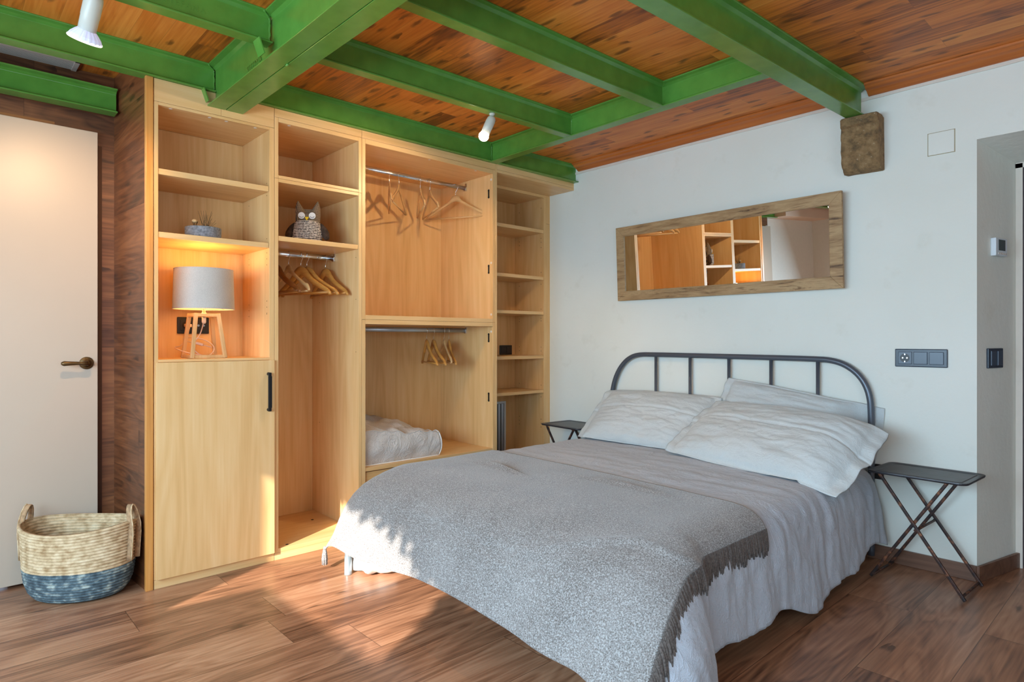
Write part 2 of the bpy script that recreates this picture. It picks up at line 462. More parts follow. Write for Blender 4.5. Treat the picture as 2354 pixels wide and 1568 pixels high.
# ------------------------------------------------------------------ mesh helpers
ROOT = {}
def tag(o, label=None, cat=None, group=None, kind=None):
    if label: o['label'] = label
    if cat: o['category'] = cat
    if group: o['group'] = group
    if kind: o['kind'] = kind
    return o
def thing(name, label, cat, loc=(0, 0, 0), group=None, rz=0.0):
    o = bpy.data.objects.new(name, None)
    C.objects.link(o)
    o.empty_display_size = 0.05
    o.location = loc
    o.rotation_euler = (0, 0, rz)
    ROOT[o] = Vector(loc)
    return tag(o, label, cat, group)
def origin_of(p):
    while p is not None and p.parent is not None:
        p = p.parent
    return ROOT.get(p, Vector((0, 0, 0)))

class MB:
    def __init__(s):
        s.bm = bmesh.new()
    def box(s, x0, x1, y0, y1, z0, z1, mi=0):
        vs = [s.bm.verts.new((x, y, z)) for x in (x0, x1) for y in (y0, y1) for z in (z0, z1)]
        for f in ((0, 1, 3, 2), (4, 6, 7, 5), (0, 4, 5, 1), (2, 3, 7, 6), (0, 2, 6, 4), (1, 5, 7, 3)):
            fc = s.bm.faces.new([vs[i] for i in f]); fc.material_index = mi
        return s
    def obox(s, c, ex, ey, ez, mi=0):
        """oriented box: centre, three half-extent vectors"""
        c, ex, ey, ez = Vector(c), Vector(ex), Vector(ey), Vector(ez)
        vs = [s.bm.verts.new(c + ex * a + ey * b + ez * d) for a in (-1, 1) for b in (-1, 1) for d in (-1, 1)]
        for f in ((0, 1, 3, 2), (4, 6, 7, 5), (0, 4, 5, 1), (2, 3, 7, 6), (0, 2, 6, 4), (1, 5, 7, 3)):
            fc = s.bm.faces.new([vs[i] for i in f]); fc.material_index = mi
        return s
    def bar(s, a, b, w, h, up=(0, 0, 1), mi=0):
        a, b, up = Vector(a), Vector(b), Vector(up)
        d = (b - a)
        side = d.cross(up).normalized()
        u2 = side.cross(d).normalized()
        return s.obox((a + b) / 2, d / 2, side * w / 2, u2 * h / 2, mi)
    def prism(s, pts, axis, a0, a1, mi=0):
        """polygon PTS in the plane normal to AXIS extruded between a0 and a1"""
        def mk(p, a):
            return {0: (a, p[0], p[1]), 1: (p[0], a, p[1]), 2: (p[0], p[1], a)}[axis]
        A = [s.bm.verts.new(mk(p, a0)) for p in pts]
        B = [s.bm.verts.new(mk(p, a1)) for p in pts]
        n = len(pts)
        f = s.bm.faces.new(A); f.material_index = mi
        f = s.bm.faces.new(list(reversed(B))); f.material_index = mi
        for i in range(n):
            f = s.bm.faces.new([A[i], B[i], B[(i + 1) % n], A[(i + 1) % n]]); f.material_index = mi
        return s
    def tube(s, pts, r, seg=10, closed=False, mi=0, cap=True):
        pts = [Vector(p) for p in pts]
        n = len(pts)
        rs = r if isinstance(r, (list, tuple)) else [r] * n
        rings = []
        prev = None
        for i, p in enumerate(pts):
            if closed:
                t = (pts[(i + 1) % n] - pts[i - 1]).normalized()
            else:
                t = (pts[min(i + 1, n - 1)] - pts[max(i - 1, 0)]).normalized()
            if prev is None:
                ref = Vector((0, 0, 1)) if abs(t.z) < 0.9 else Vector((1, 0, 0))
                u = t.cross(ref).normalized()
            else:
                u = (prev - t * prev.dot(t)).normalized()
            prev = u
            w = t.cross(u)
            rings.append([s.bm.verts.new(p + (u * math.cos(2 * PI * k / seg) + w * math.sin(2 * PI * k / seg)) * rs[i]) for k in range(seg)])
        m = n if closed else n - 1
        for i in range(m):
            A, B = rings[i], rings[(i + 1) % n]
            for k in range(seg):
                f = s.bm.faces.new([A[k], A[(k + 1) % seg], B[(k + 1) % seg], B[k]]); f.material_index = mi; f.smooth = True
        if cap and not closed:
            f = s.bm.faces.new(list(reversed(rings[0]))); f.material_index = mi
            f = s.bm.faces.new(rings[-1]); f.material_index = mi
        return s
    def lathe(s, prof, centre=(0, 0, 0), seg=32, sx=1.0, sy=1.0, mi=0, rot=None, fn=None, smooth=True):
        """profile of (r, z), revolved about z"""
        c = Vector(centre)
        rings = []
        for r, z in prof:
            ring = []
            for k in range(seg):
                a = 2 * PI * k / seg
                p = Vector((r * sx * math.cos(a), r * sy * math.sin(a), z))
                if fn: p = fn(p, a)
                if rot is not None: p = rot @ p
                ring.append(s.bm.verts.new(p + c))
            rings.append(ring)
        for i in range(len(rings) - 1):
            for k in range(seg):
                try:
                    f = s.bm.faces.new([rings[i][k], rings[i][(k + 1) % seg], rings[i + 1][(k + 1) % seg], rings[i + 1][k]])
                    f.material_index = mi; f.smooth = smooth
                except ValueError:
                    pass
        return s
    def disc(s, c, n, r, t=0.001, seg=12, mi=0):
        c, n = Vector(c), Vector(n).normalized()
        return s.tube([c, c + n * t], r, seg, mi=mi)
    def grid(s, P, mi=0, smooth=True, flip=False):
        """P: array (I, J, 3)"""
        I, J = P.shape[:2]
        vs = [[s.bm.verts.new(tuple(P[i, j])) for j in range(J)] for i in range(I)]
        for i in range(I - 1):
            for j in range(J - 1):
                q = [vs[i][j], vs[i + 1][j], vs[i + 1][j + 1], vs[i][j + 1]]
                if flip: q.reverse()
                f = s.bm.faces.new(q); f.material_index = mi; f.smooth = smooth
        return s
    def build(s, name, mat, parent=None, bevel=0, solid=0, sub=0, recalc=True, seg=2, merge=0):
        if merge:
            bmesh.ops.remove_doubles(s.bm, verts=s.bm.verts, dist=merge)
        if recalc:
            bmesh.ops.recalc_face_normals(s.bm, faces=s.bm.faces)
        off = origin_of(parent) if parent is not None else Vector((0, 0, 0))
        me = bpy.data.meshes.new(name)
        if parent is not None and off.length:
            bmesh.ops.translate(s.bm, verts=s.bm.verts, vec=-off)
        s.bm.to_mesh(me)
        s.bm.free()
        o = bpy.data.objects.new(name, me)
        C.objects.link(o)
        for mm in (mat if isinstance(mat, (list, tuple)) else [mat]):
            me.materials.append(M[mm] if isinstance(mm, str) else mm)
        if parent is not None:
            o.parent = parent
        if solid:
            md = o.modifiers.new('solid', 'SOLIDIFY'); md.thickness = solid; md.offset = -1
        if bevel:
            md = o.modifiers.new('bevel', 'BEVEL'); md.width = bevel; md.segments = seg; md.limit_method = 'ANGLE'; md.angle_limit = R(40)
        if sub:
            md = o.modifiers.new('sub', 'SUBSURF'); md.levels = sub; md.render_levels = sub
        return o
def at_origin(o, c):
    """move a single-mesh thing's origin to C"""
    c = Vector(c)
    o.data.transform(Matrix.Translation(-c))
    o.location = c
    return o
def copy_tree(o, parent=None):
    c = o.copy()
    C.objects.link(c)
    c.parent = parent
    for ch in o.children:
        copy_tree(ch, c)
    return c
def nz(x, y, z=0.0):
    return noise.noise(Vector((x, y, z)))

# ------------------------------------------------------------------ the room
XC, XB, YW, YR, XR, HC = -3.09, -3.66, 3.485, -1.5, 1.3, 2.375
ZB_ = 2.25
def S(o):
    return tag(o, kind='structure')
S(MB().box(-3.75, XR + 0.1, YR - 0.1, 4.0, -0.08, 0.0).build('floor', 'floor'))
S(MB().box(-3.75, XR + 0.1, YR - 0.1, 4.0, HC, HC + 0.08).build('ceiling', 'ceiling'))
w = MB()
w.prism([(-3.8, YW), (-0.657, YW), (-0.567, 3.87), (-0.567, 4.0), (-3.8, 4.0)], 2, 0, HC)
w.prism([(0.75, YW), (XR, YW), (XR, 4.0), (0.66, 4.0), (0.66, 3.87)], 2, 0, HC)
w.prism([(YW, 2.008), (YW, HC), (4.0, HC), (4.0, 1.946), (3.87, 1.946)], 0, -0.657, 0.75)
S(w.build('wall_back', 'wall'))
# pale plaster bead behind the dark door
S(MB().box(-0.572, -0.545, 3.842, 3.87, 0, 1.946).box(-0.572, 0.66, 3.842, 3.87, 1.925, 1.95).build('trim_1', 'white_wall'))
d2 = tag(MB().box(-0.545, 0.66, 3.85, 3.93, 0.0, 1.945).build('door_2', 'dark_old'), kind='structure')
# walls round the alcove with the white door
S(MB().box(-3.75, -3.57, 0.25, 0.75, 0, HC).box(-3.75, -3.57, -0.35, 0.25, 2.10, HC).build('wall_left', 'clad_x'))
S(MB().box(-3.75, -3.57, YR, -0.35, 0, HC).build('wall_left_plaster', 'white_wall'))
S(MB().prism([(-3.09, 0.690), (-3.09, 0.70), (-3.57, 0.70), (-3.57, 0.657)], 2, 0, ZB_).prism([(-3.145, 0.6865), (-3.145, 0.70), (-3.57, 0.70), (-3.57, 0.657)], 2, ZB_, HC).build('wall_return', 'clad_y'))
S(MB().box(-3.75, -3.665, 0.72, YW, 0, HC).build('wall_behind_wardrobe', 'white_wall'))
# rear wall with the window the sun comes through
wx0, wx1, wz0, wz1 = -1.76, -0.42, 1.09, 1.82
S(MB().box(-3.75, wx0, YR - 0.1, YR, 0, HC).box(wx1, XR, YR - 0.1, YR, 0, HC).box(wx0, wx1, YR - 0.1, YR, 0, wz0).box(wx0, wx1, YR - 0.1, YR, wz1, HC).build('wall_rear', 'white_wall'))
S(MB().box(wx0 - 0.05, wx1 + 0.05, YR, YR + 0.012, wz0 - 0.05, wz0).box(wx0 - 0.05, wx0, YR, YR + 0.012, wz0, wz1).box(wx1, wx1 + 0.05, YR, YR + 0.012, wz0, wz1).box(wx0 - 0.05, wx1 + 0.05, YR, YR + 0.012, wz1, wz1 + 0.05).build('window_1', 'white_paint'))
# right wall, behind the camera's side, with an added, unseen window for the side fill
S(MB().box(XR, XR + 0.1, YR, -0.3, 0, HC).box(XR, XR + 0.1, 1.5, YW, 0, HC).box(XR, XR + 0.1, -0.3, 1.5, 1.95, HC).box(XR, XR + 0.1, -0.3, 1.5, 0, 0.7).build('wall_right', 'white_wall'))
S(MB().box(XR + 0.02, XR + 0.06, -0.3, 1.5, 0.7, 0.75).box(XR + 0.02, XR + 0.06, -0.3, 1.5, 1.90, 1.95).box(XR + 0.02, XR + 0.06, -0.3, -0.25, 0.75, 1.9).box(XR + 0.02, XR + 0.06, 1.45, 1.5, 0.75, 1.9).box(XR + 0.02, XR + 0.06, 0.575, 0.625, 0.75, 1.9).box(XR + 0.035, XR + 0.045, -0.25, 1.45, 0.75, 1.9).build('added_window_2', 'white_paint'))
# skirting
S(MB().box(-1.9, -0.657, YW - 0.012, YW, 0, 0.072).build('baseboard_back', 'baseb', bevel=0.002))
ang = math.atan2(3.87 - YW, 0.09)
S(MB().prism([(-0.657, YW - 0.012), (-0.645, YW - 0.012), (-0.553, 3.85), (-0.565, 3.86)], 2, 0, 0.072).build('baseboard_reveal', 'baseb', bevel=0.002))
# ceiling moulding along the back wall
S(MB().prism([(YW, 2.325), (YW, HC), (3.405, HC), (3.405, 2.366), (3.418, 2.362), (3.425, 2.352), (3.43, 2.350), (3.445, 2.345), (3.47, 2.328)], 0, -3.04, -1.175).prism([(YW, 2.325), (YW, HC), (3.405, HC), (3.405, 2.366), (3.418, 2.362), (3.425, 2.352), (3.43, 2.350), (3.445, 2.345), (3.47, 2.328)], 0, -1.103, XR).build('trim_2', 'trimwood', bevel=0.001))
# thin uneven plaster line below the moulding
pl = MB()
prev = None
pts = [(-3.08 + i * 0.06, 2.322 - 0.012 - 0.006 * nz(i * 0.7, 3)) for i in range(70)]
P = np.array([[(x, YW - 0.003, 2.326), (x, YW - 0.003, z)] for x, z in pts if x < 1.2])
S(pl.grid(P, smooth=False).build('trim_3', 'white_wall', solid=0.003))

# ------------------------------------------------------------------ steel beams
def ibeam(mb, a, b, w, z0, z1, tf=0.008, tw=0.006, fl=0.012):
    """I-section from a to b (xy), with small fillets"""
    a, b = Vector((a[0], a[1], 0)), Vector((b[0], b[1], 0))
    d = (b - a).normalized()
    s = Vector((d.y, -d.x, 0))
    h = w / 2
    t = tw / 2
    pr = [(-h, z0), (h, z0), (h, z0 + tf * 0.8), (t + fl, z0 + tf * 1.3), (t, z0 + tf + fl), (t, z1 - tf - fl), (t + fl, z1 - tf * 1.3), (h, z1 - tf * 0.8), (h, z1),
          (-h, z1), (-h, z1 - tf * 0.8), (-t - fl, z1 - tf * 1.3), (-t, z1 - tf - fl), (-t, z0 + tf + fl), (-t - fl, z0 + tf * 1.3), (-h, z0 + tf * 0.8)]
    A = [mb.bm.verts.new(a + s * p[0] + Vector((0, 0, p[1]))) for p in pr]
    B = [mb.bm.verts.new(b + s * p[0] + Vector((0, 0, p[1]))) for p in pr]
    n = len(pr)
    mb.bm.faces.new(A); mb.bm.faces.new(list(reversed(B)))
    for i in range(n):
        mb.bm.faces.new([A[i], B[i], B[(i + 1) % n], A[(i + 1) % n]])
    return mb
def beam(name_label, a, b, w, z0, z1, group=None, **kw):
    t = thing('steel_beam', name_label, 'beam', (a[0], a[1], z0), group)
    ibeam(MB(), a, b, w, z0, z1, **kw).build('beam_section', 'green', t, bevel=0.0012)
    return t
def weld(t, pts, r=0.004):
    out = []
    pts = [Vector(p) for p in pts]
    for i in range(len(pts) - 1):
        n = max(2, int((pts[i + 1] - pts[i]).length / 0.006))
        for k in range(n):
            out.append(pts[i].lerp(pts[i + 1], k / n) + Vector((random.uniform(-1, 1), random.uniform(-1, 1), random.uniform(-1, 1))) * 0.0012)
    out.append(pts[-1])
    rr = [r * random.uniform(0.7, 1.2) for _ in out]
    MB().tube(out, rr, 6).build('weld_bead', 'green', t)
def lettering(t, loc, rot, size):
    cu = bpy.data.curves.new('embossed_lettering', 'FONT')
    cu.body = 'STEFANA'
    cu.size = size
    cu.extrude = 0.0008
    cu.space_character = 1.15
    o = bpy.data.objects.new('embossed_lettering', cu)
    C.objects.link(o)
    cu.materials.append(M['green'])
    o.parent = t
    o.location = Vector(loc) - ROOT[t]
    o.rotation_euler = rot
ZB = 2.25
bA1 = beam('green steel joist over the vent, ending at the doubled beam above the shelves', (-3.108, -1.5), (-3.106, 0.974), 0.064, ZB, HC)
weld(bA1, [(-3.075, 0.940, HC - 0.006), (-3.10, 0.972, HC - 0.022), (-3.103, 0.973, ZB + 0.012), (-3.075, 0.973, ZB + 0.004)])
MB().obox((-3.085, 0.925, 2.222), (0.03, 0, 0), (0, 0.010, -0.028), (0, 0.002, 0.001)).build('gusset_plate', 'green', bA1)
lettering(bA1, (-3.1045, 0.505, 2.318), (R(-90), 0, R(-90)), 0.030)
bA2 = beam('green steel joist running along the top of the open wardrobe behind the small round-bulb spotlight', (-3.102, 1.068), (-3.098, 2.686), 0.064, ZB, HC)
weld(bA2, [(-3.072, 2.655, HC - 0.006), (-3.09, 2.681, HC - 0.022), (-3.094, 2.682, ZB + 0.012), (-3.072, 2.682, ZB + 0.004)])
bA3 = beam('short green steel joist in the corner above the narrow bookcase niche', (-3.098, 2.694), (-3.075, YW), 0.064, ZB, HC)
bB1 = beam('green steel joist carrying the faceted reflector spotlight, left of the doubled beam', (-2.452, -1.5), (-2.450, 0.974), 0.058, ZB, HC)
weld(bB1, [(-2.424, 0.940, HC - 0.006), (-2.445, 0.972, HC - 0.022), (-2.447, 0.973, ZB + 0.012), (-2.424, 0.973, ZB + 0.004)])
MB().obox((-2.428, 0.925, 2.222), (0.03, 0, 0), (0, 0.010, -0.028), (0, 0.002, 0.001)).build('gusset_plate', 'green', bB1)
lettering(bB1, (-2.447, 0.600, 2.290), (R(90), 0, R(90)), 0.030)
bB2 = beam('green steel joist carrying the round-bulb spotlight between the doubled beam and the edge beam', (-2.447, 1.068), (-2.399, 2.682), 0.054, ZB, HC)
weld(bB2, [(-2.375, 2.655, HC - 0.006), (-2.395, 2.681, HC - 0.022), (-2.397, 2.682, ZB + 0.012), (-2.373, 2.682, ZB + 0.004)])
bC = beam('green steel joist without any lamp, nearest to the thick beam on the stone corbel', (-1.839, 1.075), (-1.789, 2.678), 0.056, ZB, HC)
weld(bC, [(-1.762, 2.655, HC - 0.006), (-1.782, 2.681, HC - 0.022), (-1.786, 2.682, ZB + 0.012), (-1.762, 2.682, ZB + 0.004)])
bD = beam('green steel edge beam that runs parallel to the white wall and carries the joist ends', (-3.115, 2.690), (-1.19, 2.672), 0.062, ZB - 0.001, HC - 0.001)
bM = thing('steel_beam', 'thick doubled green steel beam crossing above the lamp shelf with a dark seam underneath', 'beam', (-3.1, 1.02, 2.18))
ibeam(MB(), (-3.095, 0.979), (-1.25, 0.9995), 0.0785, 2.18, HC).build('beam_section', 'green', bM, bevel=0.0012)
ibeam(MB(), (-3.095, 1.061), (-1.25, 1.0815), 0.0785, 2.18, HC).build('beam_section', 'green', bM, bevel=0.0012)
lettering(bM, (-2.70, 0.976, 2.222), (R(90), 0, R(0.6)), 0.034)
MB().tube([(-2.42, 1.026, 2.179), (-2.41, 1.027, 2.176), (-2.40, 1.027, 2.179)], 0.005, 8).build('weld_bead', 'green', bM)
bG = thing('steel_beam', 'thick green steel beam resting on the stone corbel in the white wall', 'beam', (-1.139, 3.44, 2.22))
ibeam(MB(), (-1.365, -1.5), (-1.138, 3.47), 0.078, 2.215, HC + 0.0, tf=0.010).build('beam_section', 'green', bG, bevel=0.0015)
bL = beam('green steel beam above the white door, ending at the dark cladding', (-3.485, -0.36), (-3.485, 0.650), 0.075, 2.172, 2.285)

# stone corbel
t = thing('stone_corbel', 'rough brown stone block sticking out of the white wall under the thick green beam', 'corbel', (-1.115, YW, 1.95))
prof0 = [(YW + 0.02, 2.208), (3.392, 2.216), (3.376, 2.208), (3.373, 2.168), (3.386, 2.160), (3.390, 2.148), (3.387, 2.10), (3.386, 2.05), (3.390, 2.01), (3.399, 1.975), (3.416, 1.950), (3.440, 1.938), (YW + 0.02, 1.945)]
prof = []
for a, b in zip(prof0[:-1], prof0[1:]):
    k_ = max(1, int(math.hypot(b[0] - a[0], b[1] - a[1]) / 0.008))
    prof += [(a[0] + (b[0] - a[0]) * q / k_, a[1] + (b[1] - a[1]) * q / k_) for q in range(k_)]
prof.append(prof0[-1])
bm = MB()
rows = []
nx = 24
for i in range(nx + 1):
    x = -1.205 + 0.172 * i / nx
    row = []
    for y, z in prof:
        e = 0.006 if i in (0, nx) else 0
        rough_ = 0.0035 * nz(x * 60, z * 60, 3) + 0.004 * nz(x * 18, z * 18, 7)
        xx = x + 0.006 * nz(z * 22, x * 3, 1) * (1 if i in (0, 1, nx - 1, nx) else 0.5)
        row.append((xx, y + rough_ + e, z + 0.004 * nz(x * 14, y * 30, 5) + (-e * 0.6 if z > 2.19 else (e * 0.6 if z < 1.96 else 0))))
    rows.append(row)
P = np.array(rows)
bm.grid(P, smooth=False)
for r_ in (0, nx):
    bm.bm.faces.new([bm.bm.verts.new(tuple(P[r_, j])) for j in range(len(prof))])
o = bm.build('corbel_block', 'stone', t, merge=0.0002)
MB().box(-1.183, -1.10, 3.40, YW, 2.205, 2.216).build('mortar_pad', 'white_wall', t)

# ------------------------------------------------------------------ white door in the alcove
t = tag(MB().box(-3.568, -3.53, -0.34, 0.583, 0.012, 2.083).build('door_1', 'white_door', bevel=0.002), kind='structure')
ROOT[t] = Vector((0, 0, 0))
h = MB()
rz_ = Matrix.Rotation(R(90), 4, 'Y').to_3x3()
h.lathe([(0.0001, 0.0), (0.029, 0.0), (0.029, 0.004), (0.025, 0.007), (0.022, 0.006), (0.019, 0.010), (0.012, 0.011), (0.0105, 0.045), (0.0001, 0.046)], (-3.53, 0.538, 0.988), 28, rot=rz_)
h.tube([(-3.484, 0.538, 0.988), (-3.482, 0.515, 0.988), (-3.482, 0.505, 0.989), (-3.482, 0.47, 0.989), (-3.482, 0.445, 0.989), (-3.482, 0.438, 0.989), (-3.482, 0.434, 0.989)],
       [0.011, 0.009, 0.0072, 0.0095, 0.0115, 0.0085, 0.005], 12)
h.build('door_handle', 'brass', t)
tag(MB().box(-3.572, -3.566, -0.3, 0.42, 2.076, 2.105).build('trim_4', veneer('oak_lath', 1, (150, 96, 50), (118, 70, 34), (170, 116, 66))), kind='structure')
tag(MB().box(-3.5715, -3.5695, 0.55, 0.607, 0.0, 2.03).build('door_gap_shade', simple('shadow_gap', (74, 46, 30), 0.8)), kind='structure')  # flat dark strip that paints in the shade of the doorway gap
# soffit beam further along the passage side (seen in the mirror)
tag(MB().box(-3.57, -3.35, YR, -0.36, 2.18, HC).build('trim_6', simple('peach_soffit', (232, 196, 170), 0.8)), kind='structure')

# ceiling vent
t = thing('air_vent', 'long pale slatted air vent set in the timber ceiling over the white door', 'vent', (-3.5, 0.2, HC))
MB().box(-3.455, -3.443, -0.3, 0.503, 2.362, HC).box(-3.592, -3.58, -0.3, 0.503, 2.362, HC).box(-3.592, -3.443, 0.483, 0.503, 2.362, HC).box(-3.592, -3.443, -0.3, -0.28, 2.362, HC).build('vent_frame', 'vent', t, bevel=0.001)
for i in range(9):
    x = -3.468 - i * 0.0135
    MB().obox((x, 0.1, 2.366), (0.0034, 0, 0.0004), (0, 0.383, 0), (-0.0001, 0, 0.0005)).build('slat', 'vent', t)
MB().box(-3.582, -3.453, -0.28, 0.483, 2.3690, 2.3745).build('dark_backing', 'hole', t)

# ------------------------------------------------------------------ wardrobe units
def panel(name, t, b, mat='maple', bevel=0.0012, lab=None):
    o = MB().box(*b).build(name, mat, t, bevel=bevel)
    if lab: o['label'] = lab
    return o
def holes(t, pts, n, r=0.0022):
    mb = MB()
    for p in pts:
        mb.disc(p, n, r, 0.0006, 8)
    return tag(mb.build('shelf_pin_hole', 'hole', t), kind='stuff')
def caps(t, pts, n=(0, 0, -1), mat='cap'):
    for p in pts:
        MB().disc(p, n, 0.0075, 0.0012, 16).build('screw_cap', mat, t)
def rail(t, y0, y1, x, z, mat='chrome'):
    mb = MB()
    prof = []
    for k in range(20):
        a = 2 * PI * k / 20
        prof.append((x + 0.0085 * math.cos(a), z + 0.015 * math.sin(a) + (0.0 if abs(math.sin(a)) < 0.9 else 0)))
    mb.prism(prof, 1, y0, y1)
    for f in mb.bm.faces:
        if len(f.verts) == 4: f.smooth = True
    o = mb.build('clothes_rail', mat, t)
    for yy, s in ((y0, 1), (y1, -1)):
        a, b = sorted((yy, yy + s * 0.012))
        MB().box(x - 0.0115, x + 0.0115, a, b, z - 0.020, z + 0.008).box(x - 0.010, x + 0.010, min(yy, yy + s * 0.004), max(yy, yy + s * 0.004), z, z + 0.034).build('rail_bracket', 'chrome', t, bevel=0.002)
def plates(t, y, zs, x=-3.13):
    for z in zs:
        MB().box(x - 0.006, x + 0.006, y - 0.0018, y, z - 0.026, z + 0.026).disc((x, y - 0.0005, z + 0.022), (0, -1, 0), 0.008, 0.0016).disc((x, y - 0.0005, z - 0.022), (0, -1, 0), 0.008, 0.0016).build('hinge_plate', 'black', t)

# varnished corner post
tag(at_origin(MB().box(-3.11, XC + 0.004, 0.686, 0.716, 0, ZB).build('corner_post', 'pine_post', bevel=0.002), (-3.1, 0.70, 0)), 'narrow varnished pine post between the dark cladding and the lamp shelf unit', 'post')

# unit 1: lamp shelf
y0, y1 = 0.719, 1.2525
t = thing('shelf_unit', 'maple shelf unit with the table lamp, felt pot and a closed door below', 'cabinet', (-3.3, 0.985, 0))
xb = -3.45
panel('side_panel', t, (xb - 0.01, XC, y0, y0 + 0.017, 0.04, 2.148))
panel('side_panel', t, (xb - 0.01, XC, y1 - 0.025, y1 - 0.0005, 0.04, 2.148))
panel('top_panel', t, (xb, XC, y0 + 0.017, y1 - 0.025, 2.135, 2.1478), 'maple_y')
panel('back_panel', t, (xb - 0.01, xb, y0 + 0.017, y1 - 0.025, 0.04, 2.135))
panel('worktop', t, (xb, XC + 0.001, y0 + 0.017, y1 - 0.025, 0.998, 1.010), 'maple_y')
for a, b in ((1.830, 1.856), (1.551, 1.576)):
    panel('shelf', t, (xb, XC - 0.004, y0 + 0.0172, y1 - 0.0265, a, b), 'maple_y')
panel('plinth', t, (XC - 0.02, XC, y0, y1 - 0.0005, 0.0, 0.0392), 'maple_y')
panel('fascia', t, (XC - 0.018, XC, y0, 1.0, 2.149, ZB - 0.001), 'maple_y')
panel('fascia', t, (XC - 0.018, XC, 1.0012, y1 - 0.001, 2.149, ZB - 0.001), 'maple_y')
dr = panel('door', t, (XC + 0.001, XC + 0.019, y0 + 0.006, y1 - 0.006, 0.043, 0.997))
hd = MB()
hy = 1.215
hd.tube([(XC + 0.018, hy, 0.93), (XC + 0.030, hy, 0.93), (XC + 0.041, hy, 0.925)], [0.0085, 0.008, 0.007], 10)
hd.tube([(XC + 0.018, hy, 0.755), (XC + 0.030, hy, 0.755), (XC + 0.041, hy, 0.76)], [0.0085, 0.008, 0.007], 10)
hd.box(XC + 0.036, XC + 0.046, hy - 0.0085, hy + 0.0085, 0.765, 0.920)
hd.bar((XC + 0.040, hy, 0.918), (XC + 0.038, hy, 0.937), 0.015, 0.008)
hd.bar((XC + 0.040, hy, 0.767), (XC + 0.038, hy, 0.748), 0.015, 0.008)
tag(hd.build('door_handle', 'black', dr, bevel=0.0015), label='black bow handle')
caps(t, [(XC - 0.018, y, 2.1345) for y in (0.79, 0.955, 1.03, 1.165)])
holes(t, [(x, y1 - 0.0253, z) for x in (XC - 0.03,) for z in (1.875, 1.815, 1.60, 1.53, 1.50, 1.47, 1.29, 1.26, 1.23, 1.225)] + [(XC - 0.27, y1 - 0.0253, z) for z in (1.80, 1.52, 1.49, 1.28, 1.25, 1.22)], (0, -1, 0))

# unit 2: owl niche and hanging space
y0, y1 = 1.2535, 1.7375
t = thing('wardrobe_unit', 'maple open wardrobe with the owl niche above a short clothes rail', 'wardrobe', (-3.37, 1.495, 0))
xb = XB
panel('side_panel', t, (xb, XC, y0, y0 + 0.0195, 0.035, 1.9025))
panel('side_panel', t, (xb, XC, y1 - 0.0195, y1 - 0.0005, 0.035, 1.9025))
panel('side_panel', t, (xb, XC, y0, y0 + 0.0195, 1.9035, 2.2065))
panel('side_panel', t, (xb, XC, y1 - 0.0195, y1 - 0.0005, 1.9035, 2.2065))
panel('top_panel', t, (xb, XC, y0 + 0.0197, y1 - 0.0197, 2.185, 2.2063), 'maple_y')
panel('back_panel', t, (xb - 0.004, xb + 0.004, y0 + 0.0197, y1 - 0.0197, 0.035, 2.185), 'maple')
panel('divider', t, (xb + 0.004, XC, y0 + 0.0197, y1 - 0.0197, 1.9035, 1.919), 'maple_y')
panel('divider', t, (xb + 0.004, XC, y0 + 0.0197, y1 - 0.0197, 1.885, 1.9025), 'maple_y')
panel('shelf', t, (xb + 0.004, XC - 0.004, y0 + 0.02, y1 - 0.021, 1.593, 1.617), 'maple_y')
panel('bottom_panel', t, (xb + 0.004, XC, y0 + 0.0197, y1 - 0.0197, 0.035, 0.055), 'maple_y')
panel('plinth', t, (XC - 0.02, XC, y0, y1 - 0.0005, 0.0, 0.0345), 'maple_y')
panel('fascia', t, (XC - 0.018, XC, y0, y1 - 0.0005, 2.2075, ZB - 0.001), 'maple_y')
rail(t, y0 + 0.0195, y1 - 0.0195, -3.37, 1.568)
caps(t, [(XC - 0.018, 1.335, 2.1845)])
caps(t, [(XC - 0.03, 1.33, 0.056)], (0, 0, 1), 'hole')
caps(t, [(XC - 0.36, 1.62, 0.056)], (0, 0, 1), 'hole')
holes(t, [(XC - 0.03, y1 - 0.0198, z) for z in (1.55, 1.32, 1.03)] + [(XC - 0.47, y1 - 0.0198, z) for z in (1.32, 1.03, 0.6)], (0, -1, 0))

# unit 3: double hanging wardrobe
y0, y1 = 1.7385, 2.7125
t = thing('wardrobe_unit', 'wide maple open wardrobe with two clothes rails and the white storage bag', 'wardrobe', (-3.37, 2.225, 0))
panel('side_panel', t, (xb, XC, y0, y0 + 0.0215, 0.06, 1.2085))
panel('side_panel', t, (xb, XC, y0, y0 + 0.0215, 1.2095, 2.2065))
panel('side_panel', t, (xb, XC, y1 - 0.0215, y1 - 0.0005, 0.06, 1.2085))
panel('side_panel', t, (xb, XC, y1 - 0.0215, y1 - 0.0005, 1.2095, 2.2065))
panel('top_panel', t, (xb, XC, y0 + 0.0217, y1 - 0.0217, 2.180, 2.2063), 'maple_y')
panel('back_panel', t, (xb - 0.004, xb + 0.004, y0 + 0.0217, y1 - 0.0217, 0.06, 2.18))
panel('divider', t, (xb + 0.004, XC, y0 + 0.0217, y1 - 0.0217, 1.2095, 1.234), 'maple_y')
panel('divider', t, (xb + 0.004, XC, y0 + 0.0217, y1 - 0.0217, 1.184, 1.2085), 'maple_y')
panel('shelf', t, (xb + 0.004, XC - 0.002, y0 + 0.022, y1 - 0.022, 0.368, 0.389), 'maple_y')
panel('drawer', t, (XC - 0.03, XC - 0.012, y0 + 0.024, y1 - 0.024, 0.065, 0.362), 'maple_y')
panel('plinth', t, (XC - 0.02, XC, y0, y1 - 0.0005, 0.0, 0.0595), 'maple_y')
panel('fascia', t, (XC - 0.018, XC, y0, y1 - 0.0005, 2.2075, ZB - 0.001), 'maple_y')
panel('cover_panel', t, (XB, XC, y1, y1 + 0.015, 0.0, ZB - 0.001))
